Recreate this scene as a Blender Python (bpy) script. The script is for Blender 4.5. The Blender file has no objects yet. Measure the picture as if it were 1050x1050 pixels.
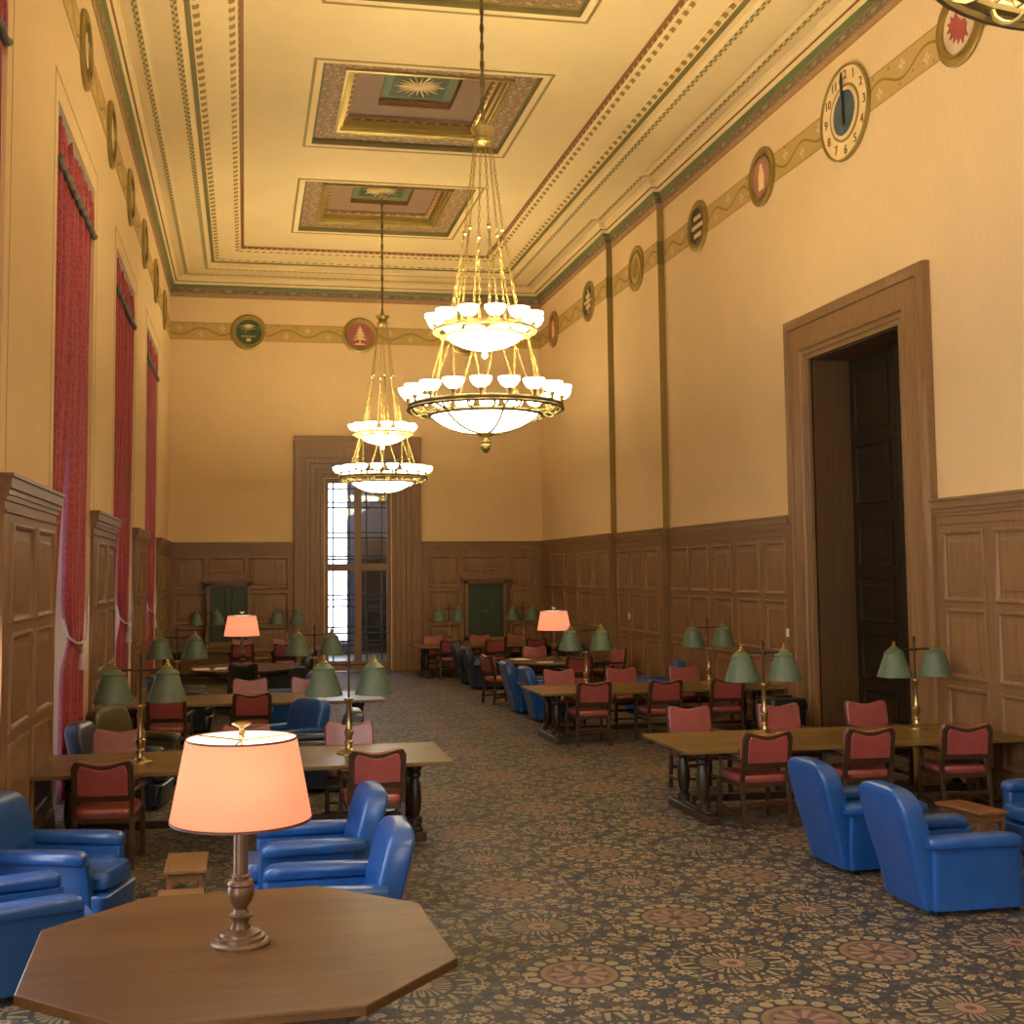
import bpy, math, random
from mathutils import Vector, Matrix
random.seed(7)
PI = math.pi
scene = bpy.context.scene
COL = scene.collection

# ------------------------------------------------------------------ room dimensions (metres)
XL, XRN, XRM, XRF = -1.934, 8.195, 8.061, 7.927      # left wall, right wall (near / middle / far bays)
YS1, YS2 = 22.04, 24.98                               # where the right wall steps inwards
YB, Y0 = 31.085, -4.0                                 # back wall, wall behind the camera
ZW, ZC, ZK = 3.375, 9.76, 10.65                       # wainscot top, cornice bottom, ceiling field
ZB = 8.873                                            # centre of the painted frieze
EYE = 2.55

# ------------------------------------------------------------------ object helpers
def finish(o, label=None, cat=None, group=None, kind=None):
    if label: o['label'] = label
    if cat: o['category'] = cat
    if group: o['group'] = group
    if kind: o['kind'] = kind
    return o

def empty(name, loc=(0, 0, 0), rz=0.0, label=None, cat=None, group=None, kind=None):
    o = bpy.data.objects.new(name, None)
    COL.objects.link(o)
    o.location = loc
    o.rotation_euler = (0, 0, rz)
    o.empty_display_size = .1
    return finish(o, label, cat, group, kind)

def copy_tree(o, parent=None):
    c = o.copy()
    COL.objects.link(c)
    if parent is not None:
        c.parent = parent
    for ch in list(o.children):
        copy_tree(ch, c)
    return c

def offset_path(path, d, closed=False):
    """offset a 2-D polyline to its left by d, with mitred corners"""
    n = len(path)
    out = []
    for i in range(n):
        p = Vector(path[i])
        a = Vector(path[i - 1]) if (i > 0 or closed) else None
        b = Vector(path[(i + 1) % n]) if (i < n - 1 or closed) else None
        n1 = n2 = None
        if a is not None:
            t = (p - a).normalized(); n1 = Vector((-t.y, t.x))
        if b is not None:
            t = (b - p).normalized(); n2 = Vector((-t.y, t.x))
        if n1 is None: m = n2
        elif n2 is None: m = n1
        else:
            m = n1 + n2
            m = m / max(.2, (1 + n1.dot(n2)))
        out.append(p + m * d)
    return out

class MB:
    """collects geometry for ONE mesh object"""
    def __init__(s):
        s.v, s.f, s.m, s.sm, s.uv = [], [], [], [], {}
    def add(s, vs, fs, mi=0, smooth=False, uvs=None):
        o = len(s.v)
        s.v.extend([tuple(v) for v in vs])
        for k, f in enumerate(fs):
            if uvs: s.uv[len(s.f)] = uvs[k]
            s.f.append(tuple(i + o for i in f)); s.m.append(mi); s.sm.append(smooth)
        return s
    def box(s, x0, x1, y0, y1, z0, z1, mi=0):
        v = [(x, y, z) for x in (x0, x1) for y in (y0, y1) for z in (z0, z1)]
        f = [(0, 1, 3, 2), (4, 6, 7, 5), (0, 4, 5, 1), (2, 3, 7, 6), (0, 2, 6, 4), (1, 5, 7, 3)]
        return s.add(v, f, mi)
    def hexa(s, b, t, mi=0):
        """8-corner box: four bottom and four top corners, same winding (counter-clockwise from above)"""
        v = list(b) + list(t)
        f = [(3, 2, 1, 0), (4, 5, 6, 7)] + [(i, (i + 1) % 4, 4 + (i + 1) % 4, 4 + i) for i in range(4)]
        return s.add(v, f, mi)
    def bar(s, a, b, w, d=None, mi=0, up=(0, 0, 1)):
        """square bar from a to b"""
        d = d or w
        a, b = Vector(a), Vector(b)
        t = (b - a).normalized(); u = Vector(up)
        if abs(t.dot(u)) > .95: u = Vector((0, 1, 0))
        x = t.cross(u).normalized(); y = x.cross(t).normalized()
        c = [(-1, -1), (1, -1), (1, 1), (-1, 1)]
        vs = [p + x * (i * w / 2) + y * (j * d / 2) for p in (a, b) for i, j in c]
        fs = [(0, 1, 2, 3), (7, 6, 5, 4)] + [(i, 4 + i, 4 + (i + 1) % 4, (i + 1) % 4) for i in range(4)]
        return s.add(vs, fs, mi)
    def tube(s, pts, r, n=8, mi=0, closed=False):
        pts = [Vector(p) for p in pts]
        m = len(pts)
        rr = r if isinstance(r, (list, tuple)) else [r] * m
        vs = []; prev = None
        for i, p in enumerate(pts):
            if closed: t = (pts[(i + 1) % m] - pts[i - 1])
            else: t = pts[min(i + 1, m - 1)] - pts[max(i - 1, 0)]
            t.normalize()
            if prev is None:
                u = Vector((0, 0, 1)) if abs(t.z) < .9 else Vector((1, 0, 0))
                x = t.cross(u).normalized()
            else:
                x = (prev - t * prev.dot(t)).normalized()
            prev = x
            y = t.cross(x)
            for k in range(n):
                a = 2 * PI * k / n
                vs.append(p + x * (math.cos(a) * rr[i]) + y * (math.sin(a) * rr[i]))
        fs = []
        last = m if closed else m - 1
        for i in range(last):
            j = (i + 1) % m
            for k in range(n):
                l = (k + 1) % n
                fs.append((i * n + k, i * n + l, j * n + l, j * n + k))
        if not closed:
            fs.append(tuple(range(n - 1, -1, -1))); fs.append(tuple((m - 1) * n + k for k in range(n)))
        return s.add(vs, fs, mi, True)
    def lathe(s, prof, n=24, c=(0, 0, 0), mi=0, smooth=True, cap=True):
        vs = []; m = len(prof)
        for r, z in prof:
            for k in range(n):
                a = 2 * PI * k / n
                vs.append((c[0] + r * math.cos(a), c[1] + r * math.sin(a), c[2] + z))
        fs = []
        for i in range(m - 1):
            for k in range(n):
                l = (k + 1) % n
                fs.append((i * n + k, i * n + l, (i + 1) * n + l, (i + 1) * n + k))
        if cap:
            if prof[0][0] > 1e-4: fs.append(tuple(range(n - 1, -1, -1)))
            if prof[-1][0] > 1e-4: fs.append(tuple((m - 1) * n + k for k in range(n)))
        return s.add(vs, fs, mi, smooth)
    def loft(s, rings, mi=0, smooth=True, cap=True):
        n = len(rings[0]); vs = [p for r in rings for p in r]; fs = []
        for i in range(len(rings) - 1):
            for k in range(n):
                l = (k + 1) % n
                fs.append((i * n + k, i * n + l, (i + 1) * n + l, (i + 1) * n + k))
        if cap:
            fs.append(tuple(range(n - 1, -1, -1))); fs.append(tuple((len(rings) - 1) * n + k for k in range(n)))
        return s.add(vs, fs, mi, smooth)
    def prism(s, poly, fn, h0, h1, mi=0, smooth=False):
        """2-D polygon extruded between heights h0 and h1, fn(a, b, h) -> point"""
        n = len(poly)
        vs = [fn(a, b, h0) for a, b in poly] + [fn(a, b, h1) for a, b in poly]
        fs = [tuple(range(n - 1, -1, -1)), tuple(range(n, 2 * n))] + [(i, (i + 1) % n, n + (i + 1) % n, n + i) for i in range(n)]
        return s.add(vs, fs, mi, smooth)
    def moulding(s, path, prof, fn, mats=None, closed=False, mi=0, smooth=False):
        """profile [(offset to the left of the path, height)] swept along a 2-D path; UVs in metres"""
        loops = [offset_path(path, d, closed) for d, h in prof]
        n = len(path)
        base = [Vector(p) for p in path]
        cum = [0.0]
        for i in range(1, n + (1 if closed else 0)):
            cum.append(cum[-1] + (base[i % n] - base[i - 1]).length)
        vs = []; fs = []; uvs = []; ms = []
        for (d, h), lp in zip(prof, loops):
            vs += [fn(p.x, p.y, h) for p in lp]
        vc = [0.0]
        for i in range(1, len(prof)):
            vc.append(vc[-1] + math.hypot(prof[i][0] - prof[i - 1][0], prof[i][1] - prof[i - 1][1]))
        for j in range(len(prof) - 1):
            for i in range(n if closed else n - 1):
                k = (i + 1) % n
                fs.append((j * n + i, j * n + k, (j + 1) * n + k, (j + 1) * n + i))
                u0, u1 = cum[i], cum[i + 1]
                uvs.append([(u0, vc[j]), (u1, vc[j]), (u1, vc[j + 1]), (u0, vc[j + 1])])
                ms.append(mats[j] if mats else mi)
        for f, u, m in zip(fs, uvs, ms):
            pass
        o = len(s.v)
        s.v.extend([tuple(v) for v in vs])
        for f, u, m in zip(fs, uvs, ms):
            s.uv[len(s.f)] = u
            s.f.append(tuple(i + o for i in f)); s.m.append(m); s.sm.append(smooth)
        return s
    def build(s, name, mats, parent=None, label=None, cat=None, group=None, kind=None, bevel=0, subsurf=0, loc=None, rz=0, sharp=.75):
        me = bpy.data.meshes.new(name)
        me.from_pydata(s.v, [], s.f)
        for i, p in enumerate(me.polygons):
            p.material_index = s.m[i]; p.use_smooth = s.sm[i]
        if s.uv:
            ul = me.uv_layers.new(name='UVMap')
            for i, p in enumerate(me.polygons):
                u = s.uv.get(i)
                if u:
                    for k, li in enumerate(p.loop_indices): ul.data[li].uv = u[k]
        for m in (mats if isinstance(mats, (list, tuple)) else [mats]): me.materials.append(m)
        me.update()
        me.set_sharp_from_angle(angle=sharp)
        o = bpy.data.objects.new(name, me)
        COL.objects.link(o)
        if parent is not None: o.parent = parent
        if loc: o.location = loc
        if rz: o.rotation_euler = (0, 0, rz)
        if bevel:
            b = o.modifiers.new('Bevel', 'BEVEL'); b.width = bevel; b.segments = 2; b.limit_method = 'ANGLE'; b.angle_limit = .6
        if subsurf:
            b = o.modifiers.new('Subsurf', 'SUBSURF'); b.levels = subsurf; b.render_levels = subsurf
        return finish(o, label, cat, group, kind)

# ------------------------------------------------------------------ materials
class NT:
    def __init__(s, name):
        s.mat = bpy.data.materials.new(name); s.mat.use_nodes = True
        s.t = s.mat.node_tree
        s.bsdf = s.t.nodes['Principled BSDF']; s.out = s.t.nodes['Material Output']
    def n(s, typ, **kw):
        x = s.t.nodes.new(typ)
        for k, v in kw.items(): setattr(x, k, v)
        return x
    def l(s, a, b): s.t.links.new(a, b)
    def val(s, sock, v):
        if hasattr(v, 'is_linked') or isinstance(v, bpy.types.NodeSocket): s.l(v, sock)
        else: sock.default_value = v
    def m(s, op, a, b=0.0, c=0.0):
        x = s.n('ShaderNodeMath', operation=op)
        s.val(x.inputs[0], a); s.val(x.inputs[1], b)
        if op in ('MULTIPLY_ADD', 'WRAP', 'COMPARE', 'SMOOTH_MIN', 'SMOOTH_MAX'): s.val(x.inputs[2], c)
        return x.outputs[0]
    def mix(s, f, a, b):
        x = s.n('ShaderNodeMix', data_type='RGBA')
        s.val(x.inputs[0], f)
        for k, v in ((6, a), (7, b)):
            if isinstance(v, tuple): x.inputs[k].default_value = (*v[:3], 1)
            else: s.l(v, x.inputs[k])
        return x.outputs[2]
    def ramp(s, fac, stops, interp='LINEAR'):
        x = s.n('ShaderNodeValToRGB'); s.l(fac, x.inputs[0])
        cr = x.color_ramp; cr.interpolation = interp
        while len(cr.elements) < len(stops): cr.elements.new(.5)
        for e, (p, c) in zip(cr.elements, stops):
            e.position = p; e.color = (*c[:3], 1)
        return x.outputs[0]
    def coord(s, which='Object'):
        return s.n('ShaderNodeTexCoord').outputs[which]
    def mapping(s, vec, scale=(1, 1, 1), loc=(0, 0, 0), rot=(0, 0, 0)):
        x = s.n('ShaderNodeMapping'); s.l(vec, x.inputs[0])
        x.inputs['Scale'].default_value = scale; x.inputs['Location'].default_value = loc; x.inputs['Rotation'].default_value = rot
        return x.outputs[0]
    def noise(s, vec, scale, detail=4, rough=.55, dist=0):
        x = s.n('ShaderNodeTexNoise')
        if vec is not None: s.l(vec, x.inputs['Vector'])
        x.inputs['Scale'].default_value = scale; x.inputs['Detail'].default_value = detail
        x.inputs['Roughness'].default_value = rough; x.inputs['Distortion'].default_value = dist
        return x.outputs[0]
    def bump(s, h, strength=.2, dist=.01):
        x = s.n('ShaderNodeBump'); s.l(h, x.inputs['Height'])
        x.inputs['Strength'].default_value = strength; x.inputs['Distance'].default_value = dist
        s.l(x.outputs[0], s.bsdf.inputs['Normal'])
    def col(s, c):
        if isinstance(c, tuple): s.bsdf.inputs['Base Color'].default_value = (*c[:3], 1)
        else: s.l(c, s.bsdf.inputs['Base Color'])
        return s
    def set(s, rough=.5, metal=0, spec=.5, coat=0, coat_r=.1, sheen=0):
        b = s.bsdf.inputs
        b['Roughness'].default_value = rough; b['Metallic'].default_value = metal
        b['Specular IOR Level'].default_value = spec
        b['Coat Weight'].default_value = coat; b['Coat Roughness'].default_value = coat_r
        b['Sheen Weight'].default_value = sheen
        return s
    def emit(s, c, st):
        s.bsdf.inputs['Emission Color'].default_value = (*c[:3], 1)
        s.bsdf.inputs['Emission Strength'].default_value = st
        return s

def plain(name, c, rough=.5, metal=0, var=.06, scale=3, **kw):
    """a painted or polished surface with a faint mottling of its own colour"""
    t = NT(name)
    f = t.noise(t.coord(), scale, 3)
    lo = tuple(v * (1 - var) for v in c); hi = tuple(min(1, v * (1 + var)) for v in c)
    t.col(t.ramp(f, [(.3, lo), (.7, hi)])).set(rough, metal, **kw)
    return t.mat

def wood(name, dark, light, rough=.4, axis='Z', scale=6, coat=0.0, spec=.5):
    t = NT(name)
    sc = {'Z': (scale, scale, scale * .07), 'X': (scale * .07, scale, scale), 'Y': (scale, scale * .07, scale)}[axis]
    v = t.mapping(t.coord(), sc)
    f1 = t.noise(v, 2.2, 6, .6, 1.2)
    f2 = t.noise(v, 14, 3, .6)
    f = t.m('ADD', t.m('MULTIPLY', f1, .75), t.m('MULTIPLY', f2, .25))
    t.col(t.ramp(f, [(.3, dark), (.55, tuple((a + b) / 2 for a, b in zip(dark, light))), (.75, light)]))
    t.set(rough, coat=coat, spec=spec)
    t.bump(f2, .08, .004)
    return t.mat

def wall_mat(name, c):
    t = NT(name)
    co = t.coord()
    f = t.noise(co, .55, 3, .6)
    g = t.noise(t.mapping(co, (7, 7, 1.2)), 3.0, 4)
    k = t.m('ADD', t.m('MULTIPLY', f, .6), t.m('MULTIPLY', g, .4))
    t.col(t.ramp(k, [(.3, tuple(v * .93 for v in c)), (.7, tuple(min(1, v * 1.05) for v in c))])).set(.75, spec=.25)
    t.bump(g, .06, .004)
    return t.mat

CREAM = (.77, .56, .30)
M = {}
M['wall'] = wall_mat('tan_plaster', CREAM)
M['ceil'] = wall_mat('cream_ceiling_paint', (.78, .60, .32))
M['gilt_paint'] = plain('dull_gilt_paint', (.30, .20, .045), .55)
M['brown_line'] = plain('brown_stencil', (.24, .10, .025), .6)
M['olive_line'] = plain('olive_stencil', (.17, .13, .03), .6)
M['green_mould'] = plain('green_moulding_paint', (.12, .15, .05), .55)
M['wain'] = wood('oak_panelling', (.18, .094, .038), (.335, .19, .08), .42)
M['wain_x'] = wood('oak_rail', (.18, .094, .038), (.335, .19, .08), .42, 'X')
M['wain_y'] = wood('oak_rail_long', (.18, .094, .038), (.335, .19, .08), .42, 'Y')
M['door_dark'] = wood('dark_bronze_door', (.012, .008, .004), (.028, .018, .008), .6, spec=.25)
M['table'] = None
M['leg'] = wood('dark_walnut', (.022, .013, .007), (.06, .034, .016), .3)
M['chair_wood'] = wood('chair_walnut', (.034, .016, .008), (.088, .042, .018), .33)
M['small'] = wood('side_table_wood', (.12, .055, .02), (.26, .13, .05), .35, 'Y')

def table_mat(name, dark, light, rough, plank=.16, axis='X'):
    t = NT(name)
    co = t.coord()
    v = t.mapping(co, (.5, 7, 7) if axis == 'X' else (7, .5, 7))
    f1 = t.noise(v, 2.2, 6, .6, 1.0); f2 = t.noise(v, 16, 3)
    f = t.m('ADD', t.m('MULTIPLY', f1, .7), t.m('MULTIPLY', f2, .3))
    sep = t.n('ShaderNodeSeparateXYZ'); t.l(co, sep.inputs[0])
    p = t.m('FLOOR', t.m('DIVIDE', sep.outputs[1 if axis == 'X' else 0], plank))
    wn = t.n('ShaderNodeTexWhiteNoise', noise_dimensions='1D'); t.l(p, wn.inputs['W'])
    k = t.m('ADD', f, t.m('MULTIPLY', t.m('SUBTRACT', wn.outputs[0], .5), .22))
    t.col(t.ramp(k, [(.3, dark), (.75, light)])).set(rough, spec=.32, coat=.08, coat_r=.15)
    return t.mat
M['table'] = table_mat('table_top_oak', (.105, .062, .016), (.24, .155, .042), .36)
M['octo'] = table_mat('octagon_top_walnut', (.060, .025, .006), (.125, .057, .014), .44, .33)

def leather(name, c, rough=.34, coat=.25):
    t = NT(name)
    co = t.coord()
    f = t.noise(co, 5, 3); g = t.noise(co, 60, 2)
    t.col(t.ramp(f, [(.3, tuple(v * .8 for v in c)), (.7, tuple(v * 1.12 for v in c))])).set(rough, spec=.6, coat=coat, coat_r=.22)
    t.bump(g, .05, .003)
    return t.mat
M['red'] = leather('red_leather', (.33, .070, .064), .32, .7)
M['blue'] = leather('blue_leather', (.010, .078, .30), .3)
M['navy'] = leather('slate_blue_leather', (.014, .03, .06), .3)
M['dkgreen'] = leather('bottle_green_leather', (.016, .022, .017), .28)
M['olive'] = leather('warm_reflection_leather', (.075, .062, .030), .3)  # olive brown is a warm reflection painted into the leather colour
M['brass'] = plain('polished_brass', (.56, .44, .20), .28, 1.0, .08)
M['gilt'] = plain('gilded_bronze', (.38, .28, .09), .42, .8, .12)
M['bronze'] = plain('dark_bronze', (.22, .16, .06), .42, .8, .1)
M['pole'] = plain('browned_metal_pole', (.06, .035, .022), .4, .6)
M['shade_g'] = plain('green_enamel', (.105, .150, .095), .5, 0, .1, 6)
M['lamp_wood'] = plain('bronzed_lamp_base', (.105, .052, .024), .38, .35, .15, 9)
M['black'] = plain('black_plastic', (.012, .014, .013), .35)
M['white'] = plain('ivory_plastic', (.75, .68, .52), .5)
M['paper'] = plain('white_paper', (.85, .84, .8), .6)
M['tassel'] = plain('silver_cord', (.62, .52, .50), .7)
M['green_door'] = wood('grey_green_cupboard_paint', (.030, .052, .028), (.055, .082, .042), .45)
M['hand'] = plain('black_clock_hand', (.015, .012, .01), .5)
M['clock_blue'] = plain('slate_blue_dial', (.055, .095, .125), .4, 0, .25, 5)
M['clock_ring'] = plain('cream_dial', (.80, .60, .30), .6)

def stencil(name, a, b, freq, duty=.5, rows=1, h=.06):
    """two-colour chequered stencil running along the strip (UV in metres)"""
    t = NT(name)
    uv = t.n('ShaderNodeUVMap').outputs[0]
    s = t.n('ShaderNodeSeparateXYZ'); t.l(uv, s.inputs[0])
    u = t.m('FRACT', t.m('MULTIPLY', s.outputs[0], freq))
    k = t.m('GREATER_THAN', u, duty)
    if rows > 1:
        r = t.m('GREATER_THAN', t.m('FRACT', t.m('MULTIPLY', s.outputs[1], rows / (2 * h))), .5)
        k = t.m('ABSOLUTE', t.m('SUBTRACT', k, r))
    t.col(t.mix(k, a, b)).set(.65)
    return t.mat
M['chk_a'] = stencil('olive_chequer', (.20, .16, .05), (.62, .47, .22), 5.2, .45, 2, .10)
M['chk_b'] = stencil('gold_bead_stencil', (.30, .18, .03), (.72, .56, .28), 3.6, .5)
M['dent'] = stencil('gilt_dentil_line', (.20, .08, .02), (.52, .30, .08), 4.2, .7)

def ornament(name, ground, c1, c2, freq, rows, seed=0.):
    """painted ornament: a running scroll with leaves on a coloured ground"""
    t = NT(name)
    uv = t.n('ShaderNodeUVMap').outputs[0]
    s = t.n('ShaderNodeSeparateXYZ'); t.l(uv, s.inputs[0])
    u = t.m('MULTIPLY', s.outputs[0], freq); v = t.m('MULTIPLY', s.outputs[1], rows)
    cmb = t.n('ShaderNodeCombineXYZ')
    t.l(t.m('PINGPONG', u, .5), cmb.inputs[0]); t.l(v, cmb.inputs[1]); cmb.inputs[2].default_value = seed
    vo = t.n('ShaderNodeTexVoronoi', feature='F1'); t.l(cmb.outputs[0], vo.inputs['Vector']); vo.inputs['Scale'].default_value = 5.0
    k1 = t.m('LESS_THAN', vo.outputs['Distance'], .30)
    k2 = t.m('GREATER_THAN', t.m('SINE', t.m('MULTIPLY', vo.outputs['Distance'], 22.)), .55)
    c = t.mix(k2, ground, c2); c = t.mix(k1, c, c1)
    t.col(c).set(.65)
    return t.mat
M['corn_orn'] = ornament('cornice_leaf_paint', (.23, .14, .075), (.30, .25, .16), (.09, .075, .04), 1.2, 4, .3)
M['corn_pink'] = ornament('cornice_rose_paint', (.40, .22, .10), (.52, .34, .17), (.30, .15, .07), 2.4, 6, 1.7)
M['coff_orn'] = ornament('coffer_scroll_paint', (.30, .18, .09), (.44, .31, .17), (.17, .10, .05), 1.1, 1.3, 4.2)
M['coff_pink'] = ornament('coffer_rose_paint', (.25, .15, .09), (.30, .19, .11), (.20, .115, .065), 5, 5, 2.2)
M['coff_teal'] = plain('coffer_teal_paint', (.11, .15, .085), .6)
M['coff_green'] = plain('coffer_green_paint', (.035, .055, .022), .6)

def frieze_mat(name, ground):
    """tan frieze with a waving vine, leaves and pale flowers"""
    t = NT(name)
    uv = t.n('ShaderNodeUVMap').outputs[0]
    s = t.n('ShaderNodeSeparateXYZ'); t.l(uv, s.inputs[0])
    u, v = s.outputs[0], s.outputs[1]                 # v 0 .. .46
    wave = t.m('MULTIPLY_ADD', t.m('SINE', t.m('MULTIPLY', u, 2 * PI / 1.1)), .09, .23)
    vine = t.m('LESS_THAN', t.m('ABSOLUTE', t.m('SUBTRACT', v, wave)), .019)
    # flowers sit in each bend of the vine
    uu = t.m('SUBTRACT', t.m('FRACT', t.m('DIVIDE', u, .55)), .5)
    flip = t.m('MULTIPLY_ADD', t.m('SINE', t.m('MULTIPLY', u, 2 * PI / 1.1)), -.085, .23)
    du = t.m('MULTIPLY', uu, .55); dv = t.m('SUBTRACT', v, flip)
    r = t.m('SQRT', t.m('ADD', t.m('MULTIPLY', du, du), t.m('MULTIPLY', dv, dv)))
    an = t.m('ARCTAN2', dv, du)
    pet = t.m('MULTIPLY_ADD', t.m('COSINE', t.m('MULTIPLY', an, 4.)), .024, .058)
    fl = t.m('MULTIPLY', t.m('LESS_THAN', r, pet), t.m('GREATER_THAN', r, .018))
    vo = t.n('ShaderNodeTexVoronoi', feature='F1'); t.l(uv, vo.inputs['Vector']); vo.inputs['Scale'].default_value = 6.5
    lf = t.m('LESS_THAN', vo.outputs['Distance'], .17)
    c = t.mix(lf, ground, (.30, .19, .05))
    c = t.mix(vine, c, (.28, .17, .03))
    c = t.mix(fl, c, (.62, .48, .34))
    edge = t.m('GREATER_THAN', t.m('ABSOLUTE', t.m('SUBTRACT', v, .23)), .215)
    c = t.mix(edge, c, (.33, .22, .07))
    t.col(c).set(.7)
    return t.mat
M['frieze'] = frieze_mat('painted_vine_frieze', (.50, .33, .10))

def curtain_mat():
    t = NT('crimson_damask')
    co = t.coord()
    vo = t.n('ShaderNodeTexVoronoi', feature='F1'); t.l(t.mapping(co, (9, 9, 7)), vo.inputs['Vector']); vo.inputs['Scale'].default_value = 3.2
    n = t.noise(co, 30, 2)
    k = t.m('ADD', t.m('MULTIPLY', vo.outputs['Distance'], .7), t.m('MULTIPLY', n, .5))
    t.col(t.ramp(k, [(.45, (.235, .014, .022)), (.68, (.36, .042, .060))])).set(.55, sheen=.25)
    t.bsdf.inputs['Transmission Weight'].default_value = 0
    return t.mat
M['curtain'] = curtain_mat()
M['gimp'] = plain('grey_green_fringe', (.13, .14, .10), .8)
def sheer_mat():
    t = NT('daylit_sheer')
    f = t.noise(t.mapping(t.coord(), (6, 6, .4)), 3, 3)
    t.col(t.ramp(f, [(.3, (.55, .58, .66)), (.7, (.8, .82, .88))])).set(.9)
    t.emit((.66, .72, 1.0), .9)
    return t.mat
M['sheer'] = sheer_mat()
def glow(name, c, st):
    t = NT(name); t.col((.9, .85, .7)).set(.3); t.emit(c, st); return t.mat
M['bowl'] = glow('lit_alabaster_bowl', (1, .88, .57), 9.0)
M['cup'] = glow('lit_glass_cup', (1, .87, .60), 13.0)
M['cup_in'] = glow('lit_cup_interior', (1, .87, .57), 128.0)
M['shade_in'] = glow('lit_white_shade_lining', (1, .90, .72), .95)
M['upfin'] = glow('warm_alabaster_finial', (1, .78, .40), 1.2)
M['daylight'] = glow('bright_daylight_pane', (.86, .92, 1.0), 9.0)
M['daywin'] = glow('open_window_daylight', (.93, .95, 1.0), 10.0)
M['daywin2'] = glow('far_entrance_daylight', (.93, .95, 1.0), 5.0)
M['bluish'] = glow('dim_skylit_pane', (.22, .33, .6), .35)
def shade_mat():
    t = NT('peach_parchment_shade')
    n = t.noise(t.coord(), 4, 3)
    c = t.ramp(n, [(.3, (.60, .26, .15)), (.7, (.66, .30, .18))])
    d = t.n('ShaderNodeBsdfDiffuse'); t.l(c, d.inputs[0])
    tr = t.n('ShaderNodeBsdfTranslucent'); t.l(c, tr.inputs[0])
    mx = t.n('ShaderNodeMixShader'); mx.inputs[0].default_value = .5
    t.l(d.outputs[0], mx.inputs[1]); t.l(tr.outputs[0], mx.inputs[2])
    em = t.n('ShaderNodeEmission'); em.inputs[0].default_value = (1, .385, .205, 1); em.inputs[1].default_value = .78
    ad = t.n('ShaderNodeAddShader'); t.l(mx.outputs[0], ad.inputs[0]); t.l(em.outputs[0], ad.inputs[1])
    t.l(ad.outputs[0], t.out.inputs[0])
    return t.mat
M['shade_p'] = shade_mat()
M['shade_rim'] = plain('brown_shade_trim', (.10, .035, .02), .6)
def glass_mat():
    t = NT('door_glass')
    tr = t.n('ShaderNodeBsdfTransparent'); tr.inputs[0].default_value = (.86, .88, .92, 1)
    gl = t.n('ShaderNodeBsdfGlossy'); gl.inputs['Roughness'].default_value = .05
    mx = t.n('ShaderNodeMixShader'); mx.inputs[0].default_value = .10
    t.l(tr.outputs[0], mx.inputs[1]); t.l(gl.outputs[0], mx.inputs[2])
    t.l(mx.outputs[0], t.out.inputs[0])
    return t.mat
M['glass'] = glass_mat()
M['lead'] = plain('dark_leading', (.05, .05, .06), .4, .5)

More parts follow.
